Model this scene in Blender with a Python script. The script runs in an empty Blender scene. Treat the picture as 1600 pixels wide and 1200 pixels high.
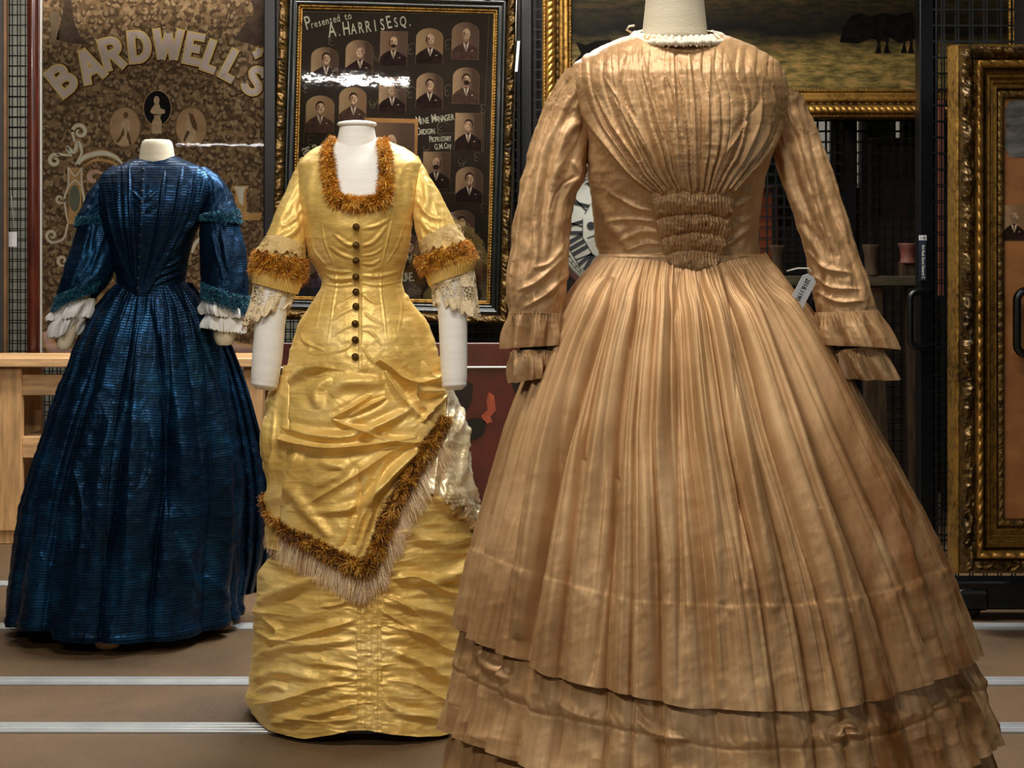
import bpy, math, random
import numpy as np
from mathutils import Vector, Matrix
R = random.Random(11)
NR = np.random.RandomState(5)
PI = math.pi
sc = bpy.context.scene
COL = sc.collection

# ---------------------------------------------------------------- camera, light, exposure
F, HC, YH = 2300.0, 1.15, 410.0          # focal length in px of a 1600 px wide frame, lens height, horizon row
cam_d = bpy.data.cameras.new('camera'); cam = bpy.data.objects.new('camera', cam_d); COL.objects.link(cam)
cam_d.sensor_width = 36; cam_d.lens = 36 * F / 1600; cam_d.shift_y = -(600 - YH) / 1600
cam_d.clip_start = .1; cam_d.clip_end = 60
cam.location = (0, 0, HC); cam.rotation_euler = (PI / 2, 0, 0)
sc.camera = cam
sc.view_settings.view_transform = 'Standard'; sc.view_settings.look = 'None'
sc.view_settings.gamma = 1; sc.view_settings.use_curve_mapping = False
sc.view_settings.exposure = 0.0
world = bpy.data.worlds.new('world'); sc.world = world; world.use_nodes = True
bg = world.node_tree.nodes['Background']; bg.inputs[0].default_value = (1, .96, .9, 1); bg.inputs[1].default_value = .022

def area(name, loc, target, sx, sy, power, col=(1, .95, .88)):
    l = bpy.data.lights.new(name, 'AREA'); l.shape = 'RECTANGLE'; l.size = sx; l.size_y = sy
    l.energy = power; l.color = col
    o = bpy.data.objects.new(name, l); COL.objects.link(o); o.location = loc
    o.rotation_euler = (Vector(target) - Vector(loc)).to_track_quat('-Z', 'Y').to_euler()
    return o
area('aisle_lamp_front', (-1.42, -.5, 2.95), (-.2, 3.2, .9), .95, .03, 40, (1, .93, .84))
area('aisle_lamp_overhead', (-.25, 1.95, 3.2), (-.1, 2.6, .3), 2.0, .25, 68, (1, .95, .87))
area('aisle_lamp_middle', (.1, 4.75, 2.95), (-.3, 4.0, .8), 1.5, .25, 98, (.97, .98, 1))
area('rear_picture_fill', (-1.1, 5.35, 3.25), (-1.2, 6.5, .8), 3.2, .2, 112, (1, .95, .88))  # added fill that brightens the pictures and racks at the back
area('aisle_lamp_behind', (-3.9, -8.3, 2.85), (-3.9, -8.3, 0), 1.9, .14, 24, (1, .97, .92))
area('rear_aisle_lamp', (0, 8.2, 3.0), (0, 9.2, 1.2), 7, .4, 60, (.92, .96, 1))
area('right_fill', (2.4, -1.2, 2.1), (.0, 3.8, .8), .8, 1.6, 16, (.86, .93, 1))  # added cool fill from the right front, no doorway known there

# ---------------------------------------------------------------- helpers
def s2l(c):
    return tuple(((v / 255) / 12.92 if v / 255 <= .04045 else ((v / 255 + .055) / 1.055) ** 2.4) for v in c)
MATS = {}
class NT:
    def __init__(s, name):
        s.m = bpy.data.materials.new(name); s.m.use_nodes = True; s.t = s.m.node_tree
        s.b = s.t.nodes['Principled BSDF']; s.out = s.t.nodes['Material Output']
    def n(s, typ, **kw):
        nd = s.t.nodes.new(typ)
        for k, v in kw.items():
            if k.startswith('i_'):
                key = k[2:]
                key = int(key) if key.isdigit() else key.replace('_', ' ')
                nd.inputs[key].default_value = v
            else: setattr(nd, k, v)
        return nd
    def l(s, a, b): s.t.links.new(a, b)
    def ramp(s, fac, stops):
        r = s.n('ShaderNodeValToRGB'); e = r.color_ramp.elements
        while len(e) < len(stops): e.new(.5)
        for el, (p, c) in zip(e, stops):
            el.position = p; el.color = (*c, 1)
        s.l(fac, r.inputs[0]); return r.outputs[0]
    def coords(s, scale=(1, 1, 1), kind='Object', warp=0, wscale=3):
        tc = s.n('ShaderNodeTexCoord'); mp = s.n('ShaderNodeMapping'); mp.inputs['Scale'].default_value = scale
        src = tc.outputs[kind]
        if warp:
            nz = s.n('ShaderNodeTexNoise'); nz.inputs['Scale'].default_value = wscale; s.l(src, nz.inputs[0])
            mx = s.n('ShaderNodeVectorMath', operation='SCALE'); mx.inputs['Scale'].default_value = warp
            ad = s.n('ShaderNodeVectorMath', operation='ADD'); s.l(nz.outputs['Color'], mx.inputs[0]); s.l(src, ad.inputs[0]); s.l(mx.outputs[0], ad.inputs[1]); src = ad.outputs[0]
        s.l(src, mp.inputs[0]); return mp.outputs[0]
    def noise(s, vec, scale=5, detail=4, rough=.55, typ=None):
        nz = s.n('ShaderNodeTexNoise'); nz.inputs['Scale'].default_value = scale; nz.inputs['Detail'].default_value = detail
        nz.inputs['Roughness'].default_value = rough; s.l(vec, nz.inputs[0]); return nz.outputs[0]
    def bump(s, h, dist=.002, strength=1, normal=None):
        b = s.n('ShaderNodeBump'); b.inputs['Distance'].default_value = dist; b.inputs['Strength'].default_value = strength
        s.l(h, b.inputs['Height'])
        if normal: s.l(normal, b.inputs['Normal'])
        return b.outputs[0]

def simple(name, c, rough=.5, metal=0, vary=.12, vscale=12, bump=0, bscale=80, spec=.5, stretch=(1, 1, 1), coat=0, sheen=0):
    """a plain material with a little variation in colour and relief"""
    if name in MATS: return MATS[name]
    k = NT(name); c = s2l(c); v = k.coords(stretch)
    f = k.noise(v, vscale, 5)
    lo = tuple(x * (1 - vary * 1.6) for x in c); hi = tuple(min(1, x * (1 + vary * 1.6)) for x in c)
    k.l(k.ramp(f, [(.3, lo), (.7, hi)]), k.b.inputs['Base Color'])
    k.b.inputs['Roughness'].default_value = rough; k.b.inputs['Metallic'].default_value = metal
    k.b.inputs['Specular IOR Level'].default_value = spec
    k.b.inputs['Coat Weight'].default_value = coat; k.b.inputs['Coat Roughness'].default_value = .1
    k.b.inputs['Sheen Weight'].default_value = sheen
    if bump: k.l(k.bump(k.noise(v, bscale, 5), bump), k.b.inputs['Normal'])
    MATS[name] = k.m; return k.m

def W(px, py, D):
    return Vector(((px - 800) * D / F, D, HC - (py - YH) * D / F))

def tag(o, label=None, cat=None, group=None, kind=None):
    if label: o['label'] = label
    if cat: o['category'] = cat
    if group: o['group'] = group
    if kind: o['kind'] = kind
    return o
def empty(name, loc, label, cat, group=None):
    o = bpy.data.objects.new(name, None); COL.objects.link(o); o.location = loc; o.empty_display_size = .1
    return tag(o, label, cat, group)
def wloc(o):
    v = Vector((0, 0, 0))
    while o: v = v + Vector(o.location); o = o.parent
    return v
def emit(name, V, Fc, mat, parent=None, smooth=True, uv=None, mi=None, attr=None, origin=None):
    """link ONE mesh object; V in world coordinates"""
    V = np.asarray(V, dtype=np.float64).reshape(-1, 3)
    if origin is None:
        org = Vector((V[:, 0].mean(), V[:, 1].mean(), V[:, 2].min())) if parent is None else wloc(parent)
    else: org = Vector(origin)
    me = bpy.data.meshes.new(name)
    if isinstance(Fc, np.ndarray):
        n = len(Fc); k = Fc.shape[1]
        me.vertices.add(len(V)); me.vertices.foreach_set('co', (V - np.array(org)).astype(np.float32).ravel())
        me.loops.add(n * k); me.loops.foreach_set('vertex_index', Fc.astype(np.int32).ravel())
        me.polygons.add(n); me.polygons.foreach_set('loop_start', np.arange(0, n * k, k, dtype=np.int32))
        me.update(calc_edges=True)
    else:
        me.from_pydata([tuple(v - np.array(org)) for v in V], [], [tuple(f) for f in Fc]); me.update()
    for m in (mat if isinstance(mat, (list, tuple)) else [mat]): me.materials.append(m)
    if mi is not None: me.polygons.foreach_set('material_index', np.asarray(mi, dtype=np.int32))
    me.polygons.foreach_set('use_smooth', np.full(len(me.polygons), smooth))
    if uv is not None:
        ul = me.uv_layers.new(name='UVMap'); li = np.empty(len(me.loops), dtype=np.int32); me.loops.foreach_get('vertex_index', li)
        ul.data.foreach_set('uv', np.asarray(uv, dtype=np.float32)[li].ravel())
    if attr is not None:
        a = me.attributes.new('tone', 'FLOAT', 'POINT'); a.data.foreach_set('value', np.asarray(attr, dtype=np.float32))
    me.validate()
    o = bpy.data.objects.new(name, me); COL.objects.link(o)
    if parent is not None:
        o.parent = parent; o.location = org - wloc(parent)
    else: o.location = org
    return o
def grid_faces(nr, nc, closed=False, flip=False):
    r = np.arange(nr - 1)[:, None]; ncq = nc if closed else nc - 1
    c = np.arange(ncq)[None, :]; c2 = (c + 1) % nc
    f = np.stack([r * nc + c, r * nc + c2, (r + 1) * nc + c2, (r + 1) * nc + c], -1).reshape(-1, 4)
    return f[:, ::-1].copy() if flip else f
class MB:
    """collects boxes, tubes, polygons; emits one object"""
    def __init__(s): s.v = []; s.f = []; s.mi = []
    def add(s, v, f, m=0):
        o = len(s.v); s.v += [tuple(x) for x in v]; s.f += [tuple(i + o for i in q) for q in f]; s.mi += [m] * len(f); return s
    def box(s, a, b, m=0, bev=0):
        x0, y0, z0 = (min(a[i], b[i]) for i in range(3)); x1, y1, z1 = (max(a[i], b[i]) for i in range(3))
        if bev <= 0:
            v = [(x, y, z) for x in (x0, x1) for y in (y0, y1) for z in (z0, z1)]
            return s.add(v, [(0, 1, 3, 2), (4, 6, 7, 5), (0, 4, 5, 1), (2, 3, 7, 6), (0, 2, 6, 4), (1, 5, 7, 3)], m)
        b_ = min(bev, (x1 - x0) / 2.1, (y1 - y0) / 2.1, (z1 - z0) / 2.1)
        v = []
        for sx, X in ((1, x0), (-1, x1)):
            for sy, Y in ((1, y0), (-1, y1)):
                for sz, Z in ((1, z0), (-1, z1)):
                    v += [(X, Y + sy * b_, Z + sz * b_), (X + sx * b_, Y, Z + sz * b_), (X + sx * b_, Y + sy * b_, Z)]
        def I(i, j, k, a): return (i * 4 + j * 2 + k) * 3 + a
        f = []
        for i in (0, 1): f.append((I(i, 0, 0, 0), I(i, 0, 1, 0), I(i, 1, 1, 0), I(i, 1, 0, 0)))
        for j in (0, 1): f.append((I(0, j, 0, 1), I(0, j, 1, 1), I(1, j, 1, 1), I(1, j, 0, 1)))
        for k in (0, 1): f.append((I(0, 0, k, 2), I(0, 1, k, 2), I(1, 1, k, 2), I(1, 0, k, 2)))
        for i in (0, 1):
            for j in (0, 1): f.append((I(i, j, 0, 0), I(i, j, 1, 0), I(i, j, 1, 1), I(i, j, 0, 1)))
            for k in (0, 1): f.append((I(i, 0, k, 0), I(i, 1, k, 0), I(i, 1, k, 2), I(i, 0, k, 2)))
        for j in (0, 1):
            for k in (0, 1): f.append((I(0, j, k, 1), I(1, j, k, 1), I(1, j, k, 2), I(0, j, k, 2)))
        for i in (0, 1):
            for j in (0, 1):
                for k in (0, 1): f.append((I(i, j, k, 0), I(i, j, k, 1), I(i, j, k, 2)))
        return s.add(v, f, m)
    def tube(s, pts, r, n=8, m=0, cap=True, closed=False):
        pts = [Vector(p) for p in pts]; k = len(pts); v = []; up = None
        for i, p in enumerate(pts):
            a = pts[(i - 1) % k] if (closed or i) else p; b = pts[(i + 1) % k] if (closed or i < k - 1) else p
            t = (b - a).normalized()
            if up is None: up = t.orthogonal().normalized()
            up = (up - t * up.dot(t)); up = up.normalized() if up.length > 1e-6 else t.orthogonal().normalized()
            sd = t.cross(up); rr = r[i] if isinstance(r, (list, tuple)) else r
            for j in range(n):
                g = 2 * PI * j / n; v.append(p + (up * math.cos(g) + sd * math.sin(g)) * rr)
        f = []
        for i in range(k if closed else k - 1):
            for j in range(n):
                a = i * n; b = ((i + 1) % k) * n; f.append((a + j, a + (j + 1) % n, b + (j + 1) % n, b + j))
        if cap and not closed: f += [tuple(range(n))[::-1], tuple(range((k - 1) * n, k * n))]
        return s.add(v, f, m)
    def lathe(s, c, prof, n=24, m=0, sx=1, sy=1, cap=True):
        """prof: (radius, z) rows about a vertical axis at c"""
        v = []; k = len(prof)
        for r, z in prof:
            for j in range(n):
                g = 2 * PI * j / n; v.append((c[0] + r * sx * math.cos(g), c[1] + r * sy * math.sin(g), c[2] + z))
        f = [(i * n + j, i * n + (j + 1) % n, (i + 1) * n + (j + 1) % n, (i + 1) * n + j) for i in range(k - 1) for j in range(n)]
        if cap: f += [tuple(range(n))[::-1], tuple(range((k - 1) * n, k * n))]
        return s.add(v, f, m)
    def plate(s, pts, y, th=.0006, m=0):
        """flat polygon of (x, z) points facing -Y at depth y, th thick"""
        n = len(pts); ar = sum(pts[i][0] * pts[(i + 1) % n][1] - pts[(i + 1) % n][0] * pts[i][1] for i in range(n))
        if ar < 0: pts = pts[::-1]
        v = [(x, y, z) for x, z in pts] + [(x, y + th, z) for x, z in pts]
        f = [tuple(range(n)), tuple(range(n, 2 * n))[::-1]] + [(i, i + n, (i + 1) % n + n, (i + 1) % n) for i in range(n)]
        return s.add(v, f, m)
    def ribbon(s, pts, w, y, th=.0006, m=0):
        """flat stroke along (x, z) points; w a number or a list"""
        k = len(pts); L = []; Rr = []
        for i, (x, z) in enumerate(pts):
            a = pts[max(i - 1, 0)]; b = pts[min(i + 1, k - 1)]; dx, dz = b[0] - a[0], b[1] - a[1]; l = math.hypot(dx, dz) or 1
            ww = (w[i] if isinstance(w, (list, tuple)) else w) / 2
            L.append((x - dz / l * ww, z + dx / l * ww)); Rr.append((x + dz / l * ww, z - dx / l * ww))
        for i in range(k - 1):
            q = [L[i], L[i + 1], Rr[i + 1], Rr[i]]
            s.add([(x, y, z) for x, z in q], [(3, 2, 1, 0)], m)
        return s
    def build(s, name, mat, parent=None, smooth=False, xf=None):
        V = np.array(s.v, dtype=float)
        if xf is not None: V = np.array([tuple(xf @ Vector(v)) for v in s.v])
        return emit(name, V, s.f, mat, parent, smooth, mi=s.mi if isinstance(mat, (list, tuple)) else None)
def sm(pts, n):
    """Catmull-Rom resample of a list of points (any dimension) to n samples"""
    P = np.array(pts, dtype=float)
    if P.ndim == 1: P = P[:, None]
    k = len(P)
    if k == 2: t = np.linspace(0, 1, n)[:, None]; return P[0] * (1 - t) + P[1] * t
    e = np.vstack([2 * P[0] - P[1], P, 2 * P[-1] - P[-2]]); u = np.linspace(0, k - 1, n); i = np.minimum(u.astype(int), k - 2); t = (u - i)[:, None]
    a, b, c, d = e[i], e[i + 1], e[i + 2], e[i + 3]
    return .5 * (2 * b + (c - a) * t + (2 * a - 5 * b + 4 * c - d) * t ** 2 + (-a + 3 * b - 3 * c + d) * t ** 3)
def hermite(xk, yk, x):
    """smooth, overshoot-free interpolation of yk(xk) at x"""
    xk = np.asarray(xk, float); yk = np.asarray(yk, float); h = np.diff(xk); dl = np.diff(yk) / h
    m = np.zeros_like(yk); m[0], m[-1] = dl[0], dl[-1]
    for i in range(1, len(xk) - 1):
        if dl[i - 1] * dl[i] > 0: m[i] = 2 * dl[i - 1] * dl[i] / (dl[i - 1] + dl[i])
    x = np.clip(x, xk[0], xk[-1]); i = np.clip(np.searchsorted(xk, x) - 1, 0, len(xk) - 2); t = (x - xk[i]) / h[i]
    return (2*t**3-3*t**2+1)*yk[i] + (t**3-2*t**2+t)*h[i]*m[i] + (-2*t**3+3*t**2)*yk[i+1] + (t**3-t**2)*h[i]*m[i+1]
NG = NR.rand(64, 64, 4)
def vnoise(x, y, ch=0):
    xi = np.floor(x).astype(int); yi = np.floor(y).astype(int); fx = x - xi; fy = y - yi
    fx = fx * fx * (3 - 2 * fx); fy = fy * fy * (3 - 2 * fy); g = NG[:, :, ch]
    a = g[xi % 64, yi % 64]; b = g[(xi + 1) % 64, yi % 64]; c = g[xi % 64, (yi + 1) % 64]; d = g[(xi + 1) % 64, (yi + 1) % 64]
    return (a * (1 - fx) + b * fx) * (1 - fy) + (c * (1 - fx) + d * fx) * fy
def fbm(x, y, o=3, ch=0):
    s = 0; a = .5
    for k in range(o): s = s + a * (vnoise(x * 2 ** k + 7.3 * k, y * 2 ** k + 3.1 * k, ch) - .5) * 2; a *= .5
    return s
def ridge(x, y, o=3, ch=0):
    """crisp folded-silk noise: sharp creases between rounded swells"""
    s = 0; a = .6
    for k in range(o):
        s = s + a * (1 - 2 * np.abs(vnoise(x * 2 ** k + 5.7 * k, y * 2 ** k + 1.9 * k, ch) * 2 - 1)); a *= .45
    return s
def bumpf(x): return np.exp(-x * x)
def sstep(a, b, x):
    t = np.clip((x - a) / (b - a), 0, 1); return t * t * (3 - 2 * t)

def creases(X, Y, lst):
    """displacement field at picture-plane positions X, Y from hand-laid folds:
    (points, width, height, kind) kind 'r' round ridge, 's' sharp ridge, 'v' valley, 'e' one-sided edge (high on the left of travel)"""
    out = np.zeros_like(X)
    for c in lst:
        pts, w, h = c[0], c[1], c[2]; kind = c[3] if len(c) > 3 else 'r'
        q = sm(pts, max(6, len(pts) * 4)); m = (X > q[:, 0].min() - 4 * w) & (X < q[:, 0].max() + 4 * w) & (Y > q[:, 1].min() - 4 * w) & (Y < q[:, 1].max() + 4 * w)
        if not m.any(): continue
        x = X[m]; y = Y[m]; best = np.full(x.shape, 1e9); sg = np.zeros_like(x); tt = np.zeros_like(x); n = len(q) - 1
        for i in range(n):
            ax, ay = q[i]; dx, dy = q[i + 1] - q[i]; l2 = dx * dx + dy * dy + 1e-9
            t = np.clip(((x - ax) * dx + (y - ay) * dy) / l2, 0, 1); ex = x - ax - t * dx; ey = y - ay - t * dy; d = ex * ex + ey * ey
            k = d < best; best = np.where(k, d, best); sg = np.where(k, np.sign(dx * ey - dy * ex), sg); tt = np.where(k, (i + t) / n, tt)
        d = np.sqrt(best); env = np.clip(np.sin(PI * np.clip(tt, 0, 1)), 0, 1) ** .55
        ww = w * (.55 + .45 * env)
        if kind == 'r': p = np.exp(-(d / ww) ** 2) - .35 * np.exp(-((d - 1.7 * ww) / ww) ** 2)
        elif kind == 's': p = np.exp(-np.abs(d / ww) * 1.6) - .3 * np.exp(-((d - 1.5 * ww) / ww) ** 2)
        elif kind == 'v': p = -np.exp(-np.abs(d / ww) * 1.4)
        else:
            sd = d * -sg; p = np.where(sd > 0, np.exp(-(sd / (2.2 * ww)) ** 2), -.35 * np.exp(-(sd / ww) ** 2) + 1.35 * np.exp(-(sd / (.35 * ww)) ** 2)) 
        out[m] += h * env * p
    return out

class Loft:
    """a garment body: rows (picture y at depth D, left x, right x, front depth, back depth, centre offset y, skew, exponent)"""
    def __init__(s, D, rows):
        s.D = D; r = np.array([list(q) + [0] * (7 - len(q)) for q in rows], float)
        z = HC - (r[:, 0] - YH) * D / F; o = np.argsort(z); r = r[o]; s.z = z[o]
        s.cx = ((r[:, 1] + r[:, 2]) / 2 - 800) * D / F; s.a = (r[:, 2] - r[:, 1]) / 2 * D / F
        s.bf = r[:, 3]; s.bb = r[:, 4]; s.cy = r[:, 5]; s.sk = r[:, 6]
    def P(s, phi, z):
        phi, z = np.broadcast_arrays(phi, z); g = lambda k: hermite(s.z, k, z.ravel()).reshape(z.shape)
        cx, a, bf, bb, cy, sk = map(g, (s.cx, s.a, s.bf, s.bb, s.cy, s.sk)); c = np.cos(phi); si = np.sin(phi)
        y = s.D + cy - np.where(c > 0, bf, bb) * c
        x = cx + a * si + sk * np.where(c < 0, -c, 0) * np.where(si > 0, 1, .3)
        return np.stack([x, y, z], -1)
    def front(s, px, py, off=0):
        """surface point seen at picture position px, py"""
        Dn = s.D
        for _ in range(6):
            x = (px - 800) * Dn / F; z = HC - (py - YH) * Dn / F
            cx = float(hermite(s.z, s.cx, np.array([z]))[0]); a = float(hermite(s.z, s.a, np.array([z]))[0])
            si = max(-1, min(1, (x - cx) / a)); phi = math.asin(si); p = s.P(np.array(phi), np.array(z)); Dn = float(p[1])
        p2 = s.P(np.array(phi + .01), np.array(z)); p3 = s.P(np.array(phi), np.array(z + .004)); n = np.cross(p2 - p, p3 - p); n /= np.linalg.norm(n)
        return Vector(p + n * off)
def project(P):
    return 800 + P[..., 0] * F / P[..., 1], YH + (HC - P[..., 2]) * F / P[..., 1]
def normals(P, closed=True):
    if closed: du = np.roll(P, -1, 1) - np.roll(P, 1, 1)
    else: du = np.gradient(P, axis=1)
    dv = np.gradient(P, axis=0); n = np.cross(dv, du); l = np.linalg.norm(n, axis=-1, keepdims=True); return n / np.maximum(l, 1e-9)
def phis(n, c=.68):
    s_ = np.linspace(-1, 1, n, endpoint=False); return PI * (c * s_ + (1 - c) * s_ ** 3)
def loft_grid(L, ytop, ybot, nr, nc, c=.68, power=1):
    """phi/z grid between two picture-row edges, functions of picture x (or numbers)"""
    ph = phis(nc, c); fr = np.clip(ph, -PI / 2, PI / 2)
    def zed(yf):
        z = np.full(nc, HC - ((yf if np.isscalar(yf) else yf(800.)) - YH) * L.D / F)
        for _ in range(5):
            P = L.P(fr, z); px, _y = project(P); yt = np.full(nc, float(yf)) if np.isscalar(yf) else yf(px); z = HC - (yt - YH) * P[:, 1] / F
        return z
    z0 = zed(ytop); z1 = zed(ybot); t = np.linspace(0, 1, nr)[:, None] ** power
    Z = z0[None] * (1 - t) + z1[None] * t; PH = np.broadcast_to(ph[None], Z.shape)
    return PH, Z, np.broadcast_to(t, Z.shape)
def cloth(name, L, ytop, ybot, nr, nc, disp, mat, parent, c=.68, off=0, power=1, cut=None):
    PH, Z, T = loft_grid(L, ytop, ybot, nr, nc, c, power); P = L.P(PH, Z); N = normals(P)
    X, Y = project(P); front = np.cos(PH) > -.15
    d = disp(PH, Z, T, X, Y, front); P = P + N * (d + off)[..., None]
    P[..., 2] = np.maximum(P[..., 2], .012)
    uv = np.stack([PH.ravel() / (2 * PI) + .5, Z.ravel()], -1)
    f = grid_faces(nr, nc, True)
    if cut is not None:
        fx, fy = project(P.reshape(-1, 3)[f].mean(1)); f = f[~(cut(fx, fy) & front.ravel()[f[:, 0]])]
    return emit(name, P, f, mat, parent, True, uv=uv)
def pleats(u, ws, ph=0, sharp=.25):
    """u in 0..1 -> pleat relief 0..1 with random widths; rises slowly, drops quickly"""
    e = np.concatenate([[0], np.cumsum(ws)]); e /= e[-1]; u = np.mod(u, 1); i = np.clip(np.searchsorted(e, u, side='right') - 1, 0, len(ws) - 1)
    p = (u - e[i]) / (e[i + 1] - e[i]); fl = (np.arange(len(ws)) * 7919 % 5 < 2)[i]; p = np.where(fl, 1 - p, p)
    q = np.clip(p, 1e-4, 1 - 1e-4); k = q ** .8 * (1 - q) ** sharp; return k / .62
def sleeve(name, pairs, D, doff, nr, nc, disp, mat, parent, br=.92, power=1, endcap=False):
    """tube between two picture outlines; doff = depth offsets along it"""
    A = sm([p[0] for p in pairs], nr); B = sm([p[1] for p in pairs], nr); d = sm([[q] for q in doff], nr)[:, 0]
    ctr = np.zeros((nr, 3)); ax = np.zeros((nr, 3)); rad = np.zeros(nr)
    for i in range(nr):
        De = D + d[i]; a = np.array(W(A[i, 0], A[i, 1], De)); b = np.array(W(B[i, 0], B[i, 1], De)); ctr[i] = (a + b) / 2; ax[i] = (b - a) / 2; rad[i] = np.linalg.norm(ax[i])
    ph = 2 * PI * np.arange(nc) / nc; brr = br if np.isscalar(br) else np.interp(np.linspace(0, 1, nr), np.linspace(0, 1, len(br)), br)
    tn = np.gradient(ctr, axis=0); tn /= np.linalg.norm(tn, axis=1, keepdims=True) + 1e-9
    dep = np.cross(ax, tn); dep /= np.linalg.norm(dep, axis=1, keepdims=True) + 1e-9; dep *= np.sign(dep[:, 1:2] + 1e-9) * -1
    P = ctr[:, None] + ax[:, None] * np.sin(ph)[None, :, None] + dep[:, None] * (rad * brr)[:, None, None] * np.cos(ph)[None, :, None]
    N = P - ctr[:, None]; N /= np.linalg.norm(N, axis=-1, keepdims=True) + 1e-9
    X, Y = project(P); T = np.broadcast_to(np.linspace(0, 1, nr)[:, None], X.shape); PH = np.broadcast_to(ph[None], X.shape)
    P = P + N * disp(PH, T, X, Y)[..., None]
    V = P.reshape(-1, 3); f = grid_faces(nr, nc, True); uv = np.stack([PH.ravel() / (2 * PI), T.ravel() * .6], -1)
    if endcap:
        V = np.vstack([V, P[-1].mean(0)[None]]); k = len(V) - 1; b = (nr - 1) * nc
        ff = [tuple(q) for q in f] + [(b + j, b + (j + 1) % nc, k) for j in range(nc)]; uv = np.vstack([uv, [[.5, .6]]]); f = ff
    return emit(name, V, f, mat, parent, True, uv=uv)
def strands(name, roots, dirs, lens, width, mat, parent, tone, droop=0., segs=2, kind='stuff'):
    """short tapering blades: fur, chenille, fringe"""
    n = len(roots); roots = np.asarray(roots, float); dirs = np.asarray(dirs, float); lens = np.asarray(lens, float)
    sd = np.cross(dirs, NR.normal(size=(n, 3))); sd /= np.linalg.norm(sd, axis=1, keepdims=True) + 1e-9
    V = np.zeros((n, segs + 1, 2, 3)); g = np.array([0, 0, -1.])
    for k in range(segs + 1):
        t = k / segs; c = roots + dirs * (lens * t)[:, None] + g * (droop * lens * t * t)[:, None]; w = width * (1 - .75 * t)
        V[:, k, 0] = c - sd * w / 2; V[:, k, 1] = c + sd * w / 2
    b = np.arange(n)[:, None] * (2 * (segs + 1)); k = np.arange(segs)[None] * 2
    f = np.stack([b + k, b + k + 1, b + k + 3, b + k + 2], -1).reshape(-1, 4)
    o = emit(name, V.reshape(-1, 3), f, mat, parent, False, attr=np.repeat(tone, 2 * (segs + 1)))
    if kind: o['kind'] = kind
    return o
def text_mesh(s, size, bold=0., xs=1., shear=0., ext=.0004):
    """flat lettering as a list of (verts, faces) in x, z"""
    cu = bpy.data.curves.new('t', 'FONT'); cu.body = s; cu.size = size; cu.offset = bold; cu.shear = shear; cu.resolution_u = 3; cu.align_x = 'CENTER'
    ob = bpy.data.objects.new('t', cu); COL.objects.link(ob); dg = bpy.context.evaluated_depsgraph_get(); dg.update()
    me = bpy.data.meshes.new_from_object(ob.evaluated_get(dg)); v = [(p.co.x * xs, p.co.y) for p in me.vertices]; f = [tuple(p.vertices) for p in me.polygons]
    bpy.data.objects.remove(ob); bpy.data.curves.remove(cu); bpy.data.meshes.remove(me); return v, f
def put_text(mb, s, x, z, y, size, bold=0., xs=1., rot=0., shear=0., m=0):
    v, f = text_mesh(s, size, bold, xs, shear); c, si = math.cos(rot), math.sin(rot)
    mb.add([(x + a * c - b * si, y, z + a * si + b * c) for a, b in v], f, m)

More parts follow.
